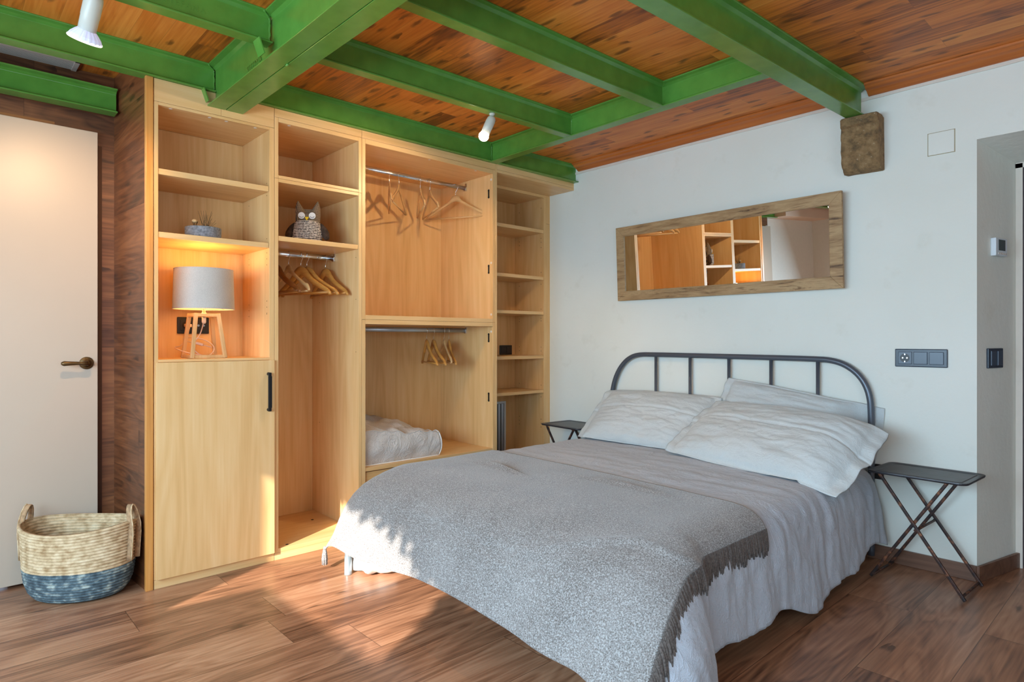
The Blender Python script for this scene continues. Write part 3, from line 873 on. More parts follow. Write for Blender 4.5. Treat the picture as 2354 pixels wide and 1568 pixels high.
rail(t, y0 + 0.0215, y1 - 0.0215, -3.37, 2.132)
rail(t, y0 + 0.0215, y1 - 0.0215, -3.37, 1.160, 'galv')
plates(t, y1 - 0.0217, (2.055, 1.56, 1.125 - 0.015, 0.72))
caps(t, [(XC - 0.018, y, 2.1795) for y in (2.20, 2.56)])
caps(t, [(XC - 0.016, y1 - 0.0217, z) for z in (2.145, 1.60, 1.262, 1.15)], (0, -1, 0))

# unit 4: narrow recessed bookcase with an overhead box
y0, y1 = 2.7285, 3.4455
XF = -3.335
t = thing('bookcase', 'narrow recessed maple bookcase in the corner beside the white wall', 'bookcase', (-3.5, 3.1, 0))
panel('side_panel', t, (XB, XF, y1 - 0.0275, y1, 0.0, 2.1955))
panel('side_panel', t, (XB, XF, y0, y0 + 0.02, 0.0, 2.1955))
panel('top_panel', t, (XB, XF, y0 + 0.0202, y1 - 0.0277, 2.174, 2.1955), 'maple_y')
panel('back_panel', t, (XB - 0.004, XB + 0.004, y0 + 0.0202, y1 - 0.0277, 0.0, 2.174))
for a, b in ((1.905, 1.930), (1.550, 1.574), (1.286, 1.309), (0.954, 0.978), (0.694, 0.716)):
    panel('shelf', t, (XB + 0.004, XF - 0.003, y0 + 0.0204, y1 - 0.0285, a, b), 'maple_y')
panel('filler_strip', t, (XF - 0.02, XF - 0.001, y1 + 0.0005, YW, 0, 1.98))
panel('filler_strip', t, (XF - 0.02, XF - 0.001, y1 + 0.0005, YW, 1.9815, 2.1955))
panel('soffit_panel', t, (XF - 0.02, XC, y0, YW - 0.001, 2.1965, 2.2145), 'maple_y')
panel('fascia', t, (XC - 0.018, XC, y0, YW - 0.001, 2.2155, ZB - 0.0), 'maple_y')
holes(t, [(x, y1 - 0.0278, z) for x in (XF - 0.03, XF - 0.27) for z in (2.10, 1.87, 1.84, 1.80, 1.61, 1.52, 1.33, 1.26, 1.24, 1.04, 1.01, 0.75, 0.66, 0.49, 0.46, 0.43)], (0, -1, 0), 0.0028)
# grille low on the bookcase back
t = thing('grille', 'white framed vertical-slat grille low on the bookcase back panel', 'vent', (XB, 3.2, 0.23))
MB().box(XB + 0.0045, XB + 0.014, 3.295, 3.312, 0.2, 0.615).box(XB + 0.0045, XB + 0.014, 2.96, 3.295, 0.598, 0.615).box(XB + 0.0045, XB + 0.014, 2.96, 3.295, 0.2, 0.215).box(XB + 0.0045, XB + 0.014, 2.95, 2.96, 0.2, 0.615).build('vent_frame', 'white_plastic', t, bevel=0.002)
for i in range(10):
    MB().obox((XB + 0.0095, 3.278 - i * 0.033, 0.406), (0.004, 0.008, 0), (-0.0008, 0.0006, 0), (0, 0, 0.19)).build('slat', 'galv', t)
MB().box(XB + 0.0045, XB + 0.0055, 2.96, 3.295, 0.215, 0.598).build('dark_backing', 'darkplastic', t)

# ------------------------------------------------------------------ sockets and switches
def plate_y(name, label, cat, x0, x1, z0, z1, y, n, sockets=(), cols=('anthracite', 'anthracite2')):
    """plate on a wall facing -y"""
    t = thing(name, label, cat, ((x0 + x1) / 2, y, (z0 + z1) / 2))
    MB().box(x0, x1, y - 0.009, y, z0, z1).build('frame', cols[0], t, bevel=0.004, seg=3)
    m_ = 0.011
    w_ = (x1 - x0 - 2 * m_) / n
    for i in range(n):
        a = x0 + m_ + i * w_ + 0.004
        b = a + w_ - 0.008
        if i in sockets:
            s = MB().box(a, b, y - 0.0115, y - 0.008, z0 + m_ + 0.003, z1 - m_ - 0.003).build('socket', cols[1], t, bevel=0.002)
            cx, cz = (a + b) / 2, (z0 + z1) / 2
            rr = min(b - a, z1 - z0 - 2 * m_) * 0.36
            q = MB().disc((cx, y - 0.0116, cz), (0, -1, 0), rr, 0.0006, 24)
            q.build('recess', 'darkplastic', s)
            MB().disc((cx - rr * 0.45, y - 0.0121, cz), (0, -1, 0), rr * 0.15, 0.0006, 10).disc((cx + rr * 0.45, y - 0.0121, cz), (0, -1, 0), rr * 0.15, 0.0006, 10).box(cx - 0.002, cx + 0.002, y - 0.0128, y - 0.0120, cz + rr * 0.7, cz + rr).box(cx - 0.002, cx + 0.002, y - 0.0128, y - 0.0120, cz - rr, cz - rr * 0.7).build('contact', 'chrome', s)
        else:
            MB().box(a, b, y - 0.0135, y - 0.008, z0 + m_ + 0.003, z1 - m_ - 0.003).build('rocker', cols[1], t, bevel=0.002)
    return t
plate_y('socket_plate', 'three-part anthracite socket and switch plate on the white wall above the side table', 'socket', -0.985, -0.767, 0.966, 1.053, YW, 3, (0,))
# plate behind the lamp (faces +x)
t = thing('socket_plate', 'dark double socket plate on the shelf back behind the lamp, plug inserted', 'socket', (-3.445, 0.98, 1.17))
px0 = -3.4499
MB().box(px0, px0 + 0.009, 0.905, 1.055, 1.128, 1.212).build('frame', 'darkplastic', t, bevel=0.004, seg=3)
s_ = MB().box(px0 + 0.008, px0 + 0.011, 0.918, 0.974, 1.142, 1.198).build('socket', 'darkplastic', t, bevel=0.002)
MB().disc((px0 + 0.0112, 0.946, 1.170), (1, 0, 0), 0.020, 0.0006, 24).build('recess', 'hole', s_)
s_ = MB().box(px0 + 0.008, px0 + 0.011, 0.986, 1.042, 1.142, 1.198).build('aerial_socket', 'darkplastic', t, bevel=0.002)
for yy in (1.002, 1.027):
    MB().disc((px0 + 0.0112, yy, 1.170), (1, 0, 0), 0.0055, 0.003, 14).build('contact', 'chrome', s_)
# plate in the bookcase
t = thing('switch_plate', 'black switch plate on the bookcase back just above a shelf', 'switch', (XB, 3.31, 1.01))
MB().box(XB + 0.0045, XB + 0.013, 3.25, 3.378, 0.979, 1.053).build('frame', 'darkplastic', t, bevel=0.003)
for yy in (3.262, 3.318):
    MB().box(XB + 0.012, XB + 0.016, yy, yy + 0.050, 0.990, 1.042).build('rocker', 'darkplastic', t, bevel=0.002)
# reveal: thermostat and double switch, on the slanted side
RV0 = Vector((-0.657, YW, 0)); RVd = Vector((0.09, 3.87 - YW, 0)).normalized(); RVn = Vector((RVd.y, -RVd.x, 0))
def on_reveal(mb, s0, s1, z0, z1, d0, d1):
    c = RV0 + RVd * (s0 + s1) / 2 + RVn * (d0 + d1) / 2 + Vector((0, 0, (z0 + z1) / 2))
    return mb.obox(c, RVd * (s1 - s0) / 2, RVn * (d1 - d0) / 2, (0, 0, (z1 - z0) / 2))
t = thing('thermostat', 'small white thermostat with a grey display high on the slanted door reveal', 'thermostat', tuple(RV0 + RVd * 0.16 + Vector((0, 0, 1.52))))
on_reveal(MB(), 0.125, 0.235, 1.487, 1.57, 0, 0.022).build('body', 'white_plastic', t, bevel=0.003)
on_reveal(MB(), 0.150, 0.212, 1.512, 1.562, 0.021, 0.0235).build('display', 'lcd', t)
for i in range(5):
    on_reveal(MB(), 0.150 + i * 0.016, 0.158 + i * 0.016, 1.494, 1.502, 0.021, 0.024).build('button', 'vent', t)
t = thing('switch_plate', 'square anthracite double light switch on the slanted door reveal', 'switch', tuple(RV0 + RVd * 0.15 + Vector((0, 0, 1.01))))
on_reveal(MB(), 0.085, 0.225, 0.966, 1.058, 0, 0.010).build('frame', 'anthracite', t, bevel=0.003)
on_reveal(MB(), 0.105, 0.152, 0.978, 1.046, 0.009, 0.014).build('rocker', 'anthracite2', t, bevel=0.002)
on_reveal(MB(), 0.158, 0.205, 0.978, 1.046, 0.009, 0.018).build('rocker', 'anthracite2', t, bevel=0.002)
# plastered-over hatch
t = MB().box(-0.846, -0.742, YW - 0.005, YW, 1.972, 2.075).build('wall_patch', 'wall', bevel=0.002)
q = MB().box(-0.849, -0.739, YW - 0.0015, YW, 1.9695, 2.0775).build('joint_line', simple('tan_joint', (170, 156, 122), 0.9), t)  # tan outline, slightly larger than the cover
q.data.transform(Matrix.Translation(-Vector((-0.794, YW, 2.02))))
tag(at_origin(t, (-0.794, YW, 2.02)), 'small square plaster cover on the white wall near the slanted recess', 'wall panel')
# small socket low behind the bed
t = thing('socket_plate', 'black socket low on the white wall between the bed and the side table', 'socket', (-1.06, YW, 0.45))
MB().box(-1.085, -1.035, YW - 0.010, YW, 0.40, 0.475).build('frame', 'darkplastic', t, bevel=0.003)

# ------------------------------------------------------------------ mirror
t = thing('wall_mirror', 'wide mirror in a rustic oak frame hanging on the white wall above the bed', 'mirror', (-1.95, YW, 1.36))
mx0, mx1, mz0, mz1, fw, fy = -2.675, -1.212, 1.3625, 1.86, 0.064, YW - 0.024
def frame_side(pts, name='frame_side'):
    o = MB().prism(pts, 1, fy, YW - 0.004).build(name, 'oak_rustic', t, bevel=0.002)
frame_side([(mx0, mz0), (mx1, mz0), (mx1 - fw, mz0 + fw), (mx0 + fw, mz0 + fw)])
frame_side([(mx0, mz1), (mx0 + fw, mz1 - fw), (mx1 - fw, mz1 - fw), (mx1, mz1)])
frame_side([(mx0, mz0), (mx0 + fw, mz0 + fw), (mx0 + fw, mz1 - fw), (mx0, mz1)])
frame_side([(mx1, mz0), (mx1, mz1), (mx1 - fw, mz1 - fw), (mx1 - fw, mz0 + fw)])
MB().box(mx0 + fw - 0.004, mx1 - fw + 0.004, YW - 0.016, YW - 0.010, mz0 + fw - 0.004, mz1 - fw + 0.004).build('mirror_glass', 'mirror', t)

# it leans forward a little and stands off the wall at its right end
t.location = (-1.942, YW - 0.024, 1.3625)
t.rotation_euler = (R(2.6), 0, R(-1.4))
for ch in t.children:
    ch.data.transform(Matrix.Translation(ROOT[t] - Vector((-1.95, YW - 0.004, 1.3625))))

# ------------------------------------------------------------------ bed
ZT = 0.47
t = thing('bed_frame', 'grey metal bed frame with an arched tube headboard and five spindles', 'bed', (-1.9, 3.45, 0))
HB = 3.453
arc = [(-2.722, 0.02), (-2.722, 0.5), (-2.713, 0.72), (-2.695, 0.80), (-2.668, 0.865), (-2.63, 0.92), (-2.585, 0.962), (-2.53, 0.990), (-2.47, 1.000), (-2.40, 1.001), (-1.9, 0.999), (-1.34, 0.996), (-1.27, 0.990), (-1.21, 0.972), (-1.155, 0.935), (-1.115, 0.885), (-1.092, 0.825), (-1.083, 0.75), (-1.083, 0.5), (-1.083, 0.02)]
# smooth the path
def smooth_path(p, it=2):
    p = [Vector(q) for q in p]
    for _ in range(it):
        q = [p[0]]
        for i in range(len(p) - 1):
            q.append(p[i].lerp(p[i + 1], 0.25)); q.append(p[i].lerp(p[i + 1], 0.75))
        q.append(p[-1]); p = q
    return p
MB().tube(smooth_path([(x, HB, z) for x, z in arc]), 0.0155, 14).build('headboard_arch', 'bedgrey', t)
for x in (-2.355, -2.105, -1.847, -1.594, -1.341):
    MB().tube([(x, HB, 0.36), (x, HB, 0.99)], 0.0095, 10).build('spindle', 'bedgrey', t)
MB().tube([(-2.722, HB, 0.36), (-1.083, HB, 0.36)], 0.013, 10).build('headboard_bar', 'bedgrey', t)
for x in (-2.70, -1.10):
    MB().box(x - 0.013, x + 0.013, 1.44, 3.44, 0.225, 0.26).build('side_rail', 'bedgrey', t, bevel=0.002)
MB().box(-2.70, -1.10, 1.43, 1.456, 0.225, 0.26).build('end_rail', 'bedgrey', t, bevel=0.002)
MB().box(-1.915, -1.885, 1.45, 3.44, 0.225, 0.255).build('centre_rail', 'bedgrey', t)
for x in (-2.678, -1.12):
    lg = MB().tube([(x, 1.434, 0.008), (x, 1.434, 0.24)], 0.0155, 16).build('leg', 'leg_silver', t)
    MB().tube([(x, 1.434, 0.0), (x, 1.434, 0.006), (x, 1.434, 0.085)], [0.019, 0.0175, 0.0165], 16).build('foot_cap', 'leg_silver', lg)
for i in range(12):
    MB().box(-2.686, -1.114, 1.52 + i * 0.16, 1.59 + i * 0.16, 0.256, 0.262).build('slat', 'slat', t)
tag(at_origin(MB().box(-2.66, -1.135, 1.52, 3.40, 0.263, 0.440).build('mattress', 'matt', bevel=0.04, seg=4), (-1.9, 2.4, 0.263)), 'pale mattress lying under the grey linen bedspread', 'mattress')

xr, xl, yf = -1.19, -2.60, 1.80
def prof_fn(pts):
    pts = np.array(pts, float)
    s = np.concatenate([[0], np.cumsum(np.hypot(np.diff(pts[:, 0]), np.diff(pts[:, 1])))])
    # extend straight down
    return s, pts
RP = prof_fn([(0, 0), (.05, .004), (.09, .014), (.122, .036), (.145, .075), (.157, .12), (.168, .20), (.180, .30), (.192, .40), (.197, .45), (.22, .46), (.30, .462)])
FP = prof_fn([(0, 0), (.06, .002), (.12, .008), (.18, .018), (.24, .036), (.29, .062), (.33, .098), (.365, .145), (.395, .20), (.425, .27), (.450, .33), (.47, .40), (.478, .455), (.50, .463), (.58, .465)])
def drape(X, Y, t_off=0.0, folds=1.0, seed=0.0, corner=0.30):
    a = np.where(X > xr, X - xr, np.where(X < xl, xl - X, 0.0))
    sg = np.where(X > xr, 1.0, np.where(X < xl, -1.0, 0.0))
    b = np.maximum(0, yf - Y)
    s = np.hypot(a, b)
    phi = np.arctan2(b, a + 1e-9)
    phi = np.where(s < 1e-6, PI / 2, phi)
    w = phi / (PI / 2)
    w = w * w * (3 - 2 * w)
    o = (1 - w) * np.interp(s, RP[0], RP[1][:, 0]) + w * np.interp(s, FP[0], FP[1][:, 0])
    d = (1 - w) * np.interp(s, RP[0], RP[1][:, 1]) + w * np.interp(s, FP[0], FP[1][:, 1])
    o = o * (1 + corner * np.sin(2 * phi) ** 2 * (sg > 0) + 0.10 * np.sin(2 * phi) ** 2 * (sg < 0))
    # folds that open towards the hem
    hang = np.clip((d - 0.08) / 0.3, 0, 1)
    along = np.where(phi < 0.6, Y, X)
    f = np.sin(Y * 21 + 1.3 * np.sin(Y * 9 + seed)) * (1 - w) + np.sin(X * 17 + 1.7 * np.sin(X * 6 + seed + 1)) * w
    o = o + folds * 0.007 * f * hang
    cx = np.clip(X, xl, xr); cy = np.maximum(Y, yf)
    px = cx + sg * np.cos(phi) * o * (a > 0)
    py = cy - np.sin(phi) * o * (b > 0)
    pz = ZT - d
    P = np.stack([px, py, pz], -1)
    return P, o, d
def offset_grid(P, off):
    """push a grid along its normals"""
    du = np.gradient(P, axis=0); dv = np.gradient(P, axis=1)
    n = np.cross(du, dv)
    n /= (np.linalg.norm(n, axis=-1, keepdims=True) + 1e-9)
    n *= np.where(n[..., 2:3] < -0.3, -1, 1)
    if n[..., 2].mean() < 0: n = -n
    return P + n * off[..., None] if isinstance(off, np.ndarray) else P + n * off
def fnoise(A, B, sc, seed=0.0):
    out = np.zeros(A.shape)
    it = np.nditer([A, B], flags=['multi_index'])
    for a_, b_ in it:
        out[it.multi_index] = noise.noise(Vector((float(a_) * sc[0], float(b_) * sc[1], seed)))
    return out

# bedspread: flat cloth coordinates
ny, nxg = 150, 190
V = np.linspace(0, 1, ny); U = np.linspace(-1, 1, nxg)
UU, VV = np.meshgrid(U, V)
Yf = 3.40 - VV * (3.40 - (yf - 0.46))
hemR = 0.462 + 0.035 * np.sin(Yf * 5.2 + 0.4) + 0.02 * np.sin(Yf * 13)
halfR = (xr + hemR + 0.03) - (-1.895)
halfL = (-1.895) - (xl - 0.40)
Xf = np.where(UU > 0, -1.895 + UU * halfR, -1.895 + UU * halfL)
P, o_, d_ = drape(Xf, Yf, folds=0.75)
wr = fnoise(Xf, Yf, (5, 16), 1.0) * 0.0045 + fnoise(Xf, Yf, (22, 9), 4.0) * 0.003
side = np.clip((d_ - 0.01) / 0.05, 0, 1) * (Xf > xr)
wr = wr + side * (fnoise(Xf, Yf, (6, 26), 9.0) * 0.007 + fnoise(Xf, Yf, (2.5, 9), 2.0) * 0.014 + fnoise(Xf, Yf, (14, 40), 5.0) * 0.004)
top_crown = 0.008 * np.cos(np.clip((Xf + 1.9) / 0.8, -1, 1) * PI / 2)
P[..., 2] += top_crown * (d_ < 0.1)
BASE = lambda X, Y: None
Pb = offset_grid(P, wr)
Pb[..., 2] = np.maximum(Pb[..., 2], 0.012)
t = MB().grid(Pb).build('bedspread', 'linen', solid=0.003, recalc=True)
tag(at_origin(t, (-1.9, 2.3, 0.44)), 'crinkled grey linen bedspread draped over the bed almost to the floor', 'bedspread')

# wool throw
ny2, nx2 = 130, 190
V = np.linspace(0, 1, ny2); U = np.linspace(0, 1, nx2)
UU, VV = np.meshgrid(U, V)
b_foot = 0.585
Ytop = 2.32 - 0.10 * UU
Yf2 = Ytop - VV * (Ytop - (yf - b_foot - 0.02 * np.sin(UU * 9)))
XL = xl - 0.27
XRt = xr + 0.165 + 0.16 * np.clip((yf - 0.15 - Yf2) / b_foot, 0, 1)
Xf2 = XL + UU * (XRt - XL)
P2, o2, d2_ = drape(Xf2, Yf2, folds=0.75)
P2[..., 2] += 0.008 * np.cos(np.clip((Xf2 + 1.9) / 0.8, -1, 1) * PI / 2) * (d2_ < 0.1)
ripple = 0.0125 + 0.006 * np.clip((d2_ - 0.05) / 0.1, 0, 1) + fnoise(Xf2, Yf2, (4, 4), 3.0) * 0.003 + 0.003 * np.maximum(0, side.max() * 0)
# a few soft ridges lying across the top
for (rx, ry, ln, amp, an) in ((-2.25, 1.98, 0.17, 0.024, -0.12), (-1.62, 2.12, 0.20, 0.016, 0.02), (-1.2, 1.62, 0.25, 0.012, 0.5)):
    du_ = (Xf2 - rx) * math.cos(an) + (Yf2 - ry) * math.sin(an)
    dv_ = -(Xf2 - rx) * math.sin(an) + (Yf2 - ry) * math.cos(an)
    ripple = ripple + amp * np.exp(-(du_ / ln) ** 2 - (dv_ / 0.018) ** 2)
Pt = offset_grid(P2, ripple)
Pt[..., 2] = np.maximum(Pt[..., 2], 0.035)
t = thing('wool_throw', 'nubby grey-brown wool throw spread over the foot of the bed, fringe hanging at the side', 'blanket', (-1.9, 1.7, 0.48))
MB().grid(Pt).build('throw_cloth', 'throw', t, solid=0.007)
fr = MB()
rng = random.Random(3)
for j in range(1, int((ny2 - 2) / 0.85)):
    jf = j * 0.85
    j0 = int(jf)
    e = Pt[j0, -1] * (1 - (jf - j0)) + Pt[min(j0 + 1, ny2 - 1), -1] * (jf - j0)
    inn = Pt[j0, -4]
    d = Vector(e) - Vector(inn)
    d.normalize()
    yl = rng.uniform(-0.12, 0.12)
    L_ = rng.uniform(0.060, 0.095)
    p = Vector(e) - d * 0.006
    path = [p]
    dirv = (d + Vector((0, yl, -0.35))).normalized()
    for k in range(4):
        dirv = (dirv + Vector((0.0, rng.uniform(-0.12, 0.12), -0.45))).normalized()
        p = p + dirv * L_ / 4
        path.append(Vector((max(p.x, e[0] + 0.002 * k), p.y, max(p.z, 0.02))))
    r0 = rng.uniform(0.0034, 0.0062)
    fr.tube(path, [r0, r0 * 1.15, r0 * 1.1, r0, r0 * 0.5], 6)
tag(fr.build('fringe', 'fringe', t), kind='stuff')
# corner tassel
q = MB()
e = Vector(Pt[-1, 0])
for k in range(7):
    a = 2 * PI * k / 7
    q.tube([e + Vector((0, 0, 0.01)), e + Vector((0.006 * math.cos(a), 0.006 * math.sin(a), -0.02)), e + Vector((0.010 * math.cos(a), 0.010 * math.sin(a), -0.045)), e + Vector((0.012 * math.cos(a), 0.010 * math.sin(a), max(-0.075, 0.01 - e.z)))], [0.005, 0.006, 0.005, 0.003], 6)
q.build('tassel', 'throw', t)

# white crumpled bag under the bed
mb = MB()
prof = [(0.0001, 0.0), (0.5, 0.0), (0.85, 0.12), (1.0, 0.35), (0.9, 0.62), (0.55, 0.82), (0.25, 0.95), (0.0001, 1.0)]
def crump(p, a):
    k = 1 + 0.28 * nz(math.cos(a) * 2.2, math.sin(a) * 2.2, p.z * 14) + 0.12 * nz(math.cos(a) * 6, math.sin(a) * 6, p.z * 30)
    return Vector((p.x * k, p.y * k, p.z * (1 + 0.2 * nz(a * 2, p.x * 9))))
mb.lathe([(r * 0.19, z * 0.11 + 0.001) for r, z in prof], (-2.66, 1.575, 0), 40, 0.8, 0.65, fn=crump)
t = mb.build('plastic_bag', 'underbag', merge=0.0005)
tag(at_origin(t, (-2.66, 1.575, 0)), 'crumpled translucent white bag on the floor behind the bed foot leg', 'bag')

# ------------------------------------------------------------------ pillows
def pillow(label, centre, w, h, th, tilt, yaw, seed, roll=0.0, seam=0.12, flange=(1, 1), droop=0.0, tuck=False):
    n, m_ = 120, 80
    u = np.linspace(-1, 1, n); v = np.linspace(-1, 1, m_)
    Ug, Vg = np.meshgrid(u, v)
    def body(sign):
        au, av = np.abs(Ug), np.abs(Vg)
        k = np.clip(1 - np.clip(au / 0.90, 0, 1) ** 3.2, 0, 1) ** 0.55 * np.clip(1 - np.clip(av / 0.94, 0, 1) ** 3.0, 0, 1) ** 0.55
        x = Ug * w / 2 * (1 - 0.05 * (1 - av ** 2) * 0 - 0.03 * (av ** 2))
        y = Vg * h / 2 * (1 - 0.07 * (au ** 2) * (1 - av * 0.2))
        edge = (np.clip((au - 0.80) / 0.2, 0, 1) * 0.016 + 0.003)
        wv = fnoise(Ug + seed, Vg, (3.2, 3.2), seed) * edge * 1.6
        z = sign * (k * th / 2 + 0.0018) + wv
        z = z + sign * fnoise(Ug + seed, Vg, (2.2, 3.0), seed + 2 + sign) * 0.012 * np.sqrt(k) + sign * fnoise(Ug, Vg + seed, (5, 9), seed + 7 * sign) * 0.006 * np.sqrt(k) - sign * 0.0035 * np.clip(1 - np.abs(fnoise(Ug * 1.0 + Vg * 0.4, Vg + seed, (4, 7), seed + 3)) * 9, 0, 1) * np.sqrt(k)
        # tension creases at corners
        rr = np.hypot(au - 1, av - 1)
        z = z + sign * 0.006 * np.sin(np.arctan2(1 - av, 1 - au) * 9 + seed) * np.exp(-(rr / 0.35) ** 2) * np.sqrt(k + 0.02)
        if sign > 0 and seam:
            z = z - 0.008 * np.exp(-((Vg - seam - 0.015 * np.sin(Ug * 5 + seed)) / 0.022) ** 2) + 0.004 * (Vg > seam)
        # drooping ends
        z = z - droop * np.clip((Ug - 0.55) / 0.45, 0, 1) ** 2
        return np.stack([x, y, z], -1)
    T, B = body(1), body(-1)
    mb = MB()
    mb.grid(T); mb.grid(B, flip=True)
    for a, b in ((T[0], B[0]), (T[-1], B[-1]), (T[:, 0], B[:, 0]), (T[:, -1], B[:, -1])):
        mb.grid(np.stack([a, b], 1))
    Mx = Matrix.Rotation(yaw, 3, 'Z') @ Matrix.Rotation(tilt, 3, 'X') @ Matrix.Rotation(roll, 3, 'Z')
    for vv in mb.bm.verts:
        vv.co = Mx @ vv.co
        vv.co += Vector(centre)
        vv.co.z = max(vv.co.z, ZT + 0.008 - max(0.0, vv.co.x + 1.17) * 1.1 - max(0.0, vv.co.x + 1.08) * 6)
        if tuck:
            k_ = min(1, max(0, (vv.co.x + 1.26) / 0.15)); k_ = k_ * k_ * (3 - 2 * k_)
            vv.co.y = vv.co.y * (1 - k_) + (3.4755 + (vv.co.y - 3.4) * 0.03) * k_
        vv.co.y = min(vv.co.y, YW - 0.004)
    o = mb.build('pillow', 'pillow', merge=0.0004)
    return tag(at_origin(o, centre), label, 'pillow', 'linen pillows against the headboard')
pillow('pale grey linen pillow leaning alone at the wardrobe side of the headboard', (-2.262, 3.215, 0.612), 0.84, 0.47, 0.165, R(40), R(1), 1.0)
pillow('pale grey linen pillow in front of another one, its corner hanging over the bed edge', (-1.44, 3.055, 0.605), 0.98, 0.50, 0.17, R(31), R(-8), 5.0, roll=R(-3), droop=0.05)
pillow('pale grey linen pillow standing upright behind the front one, poking past the headboard post', (-1.465, 3.345, 0.655), 0.85, 0.38, 0.09, R(64), R(0), 9.0, roll=R(-9), seam=0, tuck=True)

# ------------------------------------------------------------------ side tables
def side_table(label, loc, rz):
    t = thing('side_table', label, 'side table', (0, 0, 0))
    W, D, H = 0.385, 0.30, 0.50
    def rr(w, d, r, z):
        out = []
        for cx, cy, a0 in ((w / 2 - r, d / 2 - r, 0), (-w / 2 + r, d / 2 - r, 90), (-w / 2 + r, -d / 2 + r, 180), (w / 2 - r, -d / 2 + r, 270)):
            for k in range(7):
                a = R(a0 + 15 * k)
                out.append((cx + r * math.cos(a), cy + r * math.sin(a), z))
        return out
    mb = MB()
    loops = [rr(W, D, 0.035, H - 0.010), rr(W + 0.006, D + 0.006, 0.038, H - 0.004), rr(W + 0.004, D + 0.004, 0.037, H), rr(W - 0.012, D - 0.012, 0.031, H), rr(W - 0.045, D - 0.045, 0.02, H - 0.003), rr(W - 0.055, D - 0.055, 0.018, H - 0.001), rr(W - 0.065, D - 0.065, 0.016, H - 0.003)]
    rings = [[mb.bm.verts.new(p) for p in lp] for lp in loops]
    n = len(rings[0])
    for i in range(len(rings) - 1):
        for k in range(n):
            mb.bm.faces.new([rings[i][k], rings[i][(k + 1) % n], rings[i + 1][(k + 1) % n], rings[i + 1][k]])
    mb.bm.faces.new(list(reversed(rings[0]))); mb.bm.faces.new(rings[-1])
    mb.build('tray_top', 'traytop', t)
    for y, dy in ((-D / 2 + 0.025, 0.006), (D / 2 - 0.025, -0.006)):
        MB().bar((-W / 2 + 0.045, y, H - 0.01), (W / 2 - 0.01, y, 0.006), 0.013, 0.013, (0, 1, 0)).build('leg', 'rust', t, bevel=0.003)
        MB().bar((W / 2 - 0.075, y + dy * 2.2, H - 0.01), (-W / 2 + 0.005, y + dy * 2.2, 0.006), 0.013, 0.013, (0, 1, 0)).build('leg', 'rust', t, bevel=0.003)
        MB().tube([(0.0 + 0.0, y - 0.010, 0.262), (0.0, y + 0.022 * (1 if dy > 0 else 1), 0.262)], 0.005, 8).build('rivet', 'rust', t)
    MB().tube([(0.003, -D / 2 + 0.02, 0.262), (0.003, D / 2 - 0.02, 0.262)], 0.0055, 8).build('crossbar', 'rust', t)
    MB().tube([(W / 2 - 0.022, -D / 2 + 0.02, 0.02), (W / 2 - 0.022, D / 2 - 0.02, 0.02)], 0.0055, 8).build('crossbar', 'rust', t)
    MB().tube([(-W / 2 + 0.02, -D / 2 + 0.03, 0.02), (-W / 2 + 0.02, D / 2 - 0.03, 0.02)], 0.0055, 8).build('crossbar', 'rust', t)
    MB().tube([(W / 2 - 0.08, -D / 2 + 0.02, H - 0.014), (W / 2 - 0.08, D / 2 - 0.02, H - 0.014)], 0.005, 8).build('crossbar', 'rust', t)
    t.location = loc
    t.rotation_euler = (0, 0, rz)
    return t
ta = side_table('rusty folding side table with crossed legs standing beside the slanted recess', (-0.812, 3.298, 0), R(-3))
tb = copy_tree(ta)
tb['label'] = 'rusty folding side table between the bed and the recessed bookcase'
ta['group'] = tb['group'] = 'matching folding side tables by the bed'
tb.location = (-2.955, 3.33, 0)
tb.rotation_euler = (0, 0, R(-4))

# ------------------------------------------------------------------ basket
bc = Vector((-3.270, 0.474, 0))
t = thing('storage_basket', 'oval coiled rope basket, natural above and blue-grey below, before the white door', 'basket', tuple(bc), rz=0)
NC, HB_ = 24, 0.305
ax_u = Vector((0.679, 0.734, 0)); ax_v = Vector((-0.734, 0.679, 0))
def bring(rs, z, a, k=1.0):
    """oval ring point"""
    L_, D_ = 0.225 * rs, 0.165 * rs
    sag = 0.012 * math.cos(2 * a) * (z / HB_)
    return bc + ax_u * (L_ * math.cos(a)) + ax_v * (D_ * math.sin(a)) + Vector((0, 0, z + sag * 0.8))
rows = []
seg = 72
for i in range(NC * 4 + 1):
    s = i / (NC * 4)
    z = 0.004 + s * HB_
    rs = float(np.interp(s, [0, 0.03, 0.1, 0.22, 0.4, 0.7, 1], [0.72, 0.78, 0.86, 0.92, 0.96, 0.985, 1.0])) + (0.03 if s > 0.85 else 0) * (s - 0.85) / 0.15
    bul = 0.030 * abs(math.sin(PI * i / 4)) ** 0.6
    rows.append([bring(rs + bul + 0.006 * nz(3 * math.cos(2 * PI * k / seg), 3 * math.sin(2 * PI * k / seg), z * 25), z, 2 * PI * k / seg) for k in range(seg)])
inner = [[p - (p - Vector((bc.x, bc.y, p.z))).normalized() * 0.012 for p in r] for r in reversed(rows[4:])]
allr = rows + inner
mb = MB()
vr = [[mb.bm.verts.new(p) for p in r] for r in allr]
for i in range(len(vr) - 1):
    for k in range(seg):
        f = mb.bm.faces.new([vr[i][k], vr[i][(k + 1) % seg], vr[i + 1][(k + 1) % seg], vr[i + 1][k]]); f.smooth = True
mb.bm.faces.new(vr[0]); mb.bm.faces.new(vr[-1])
mb.build('woven_body', 'rope', t, recalc=True)
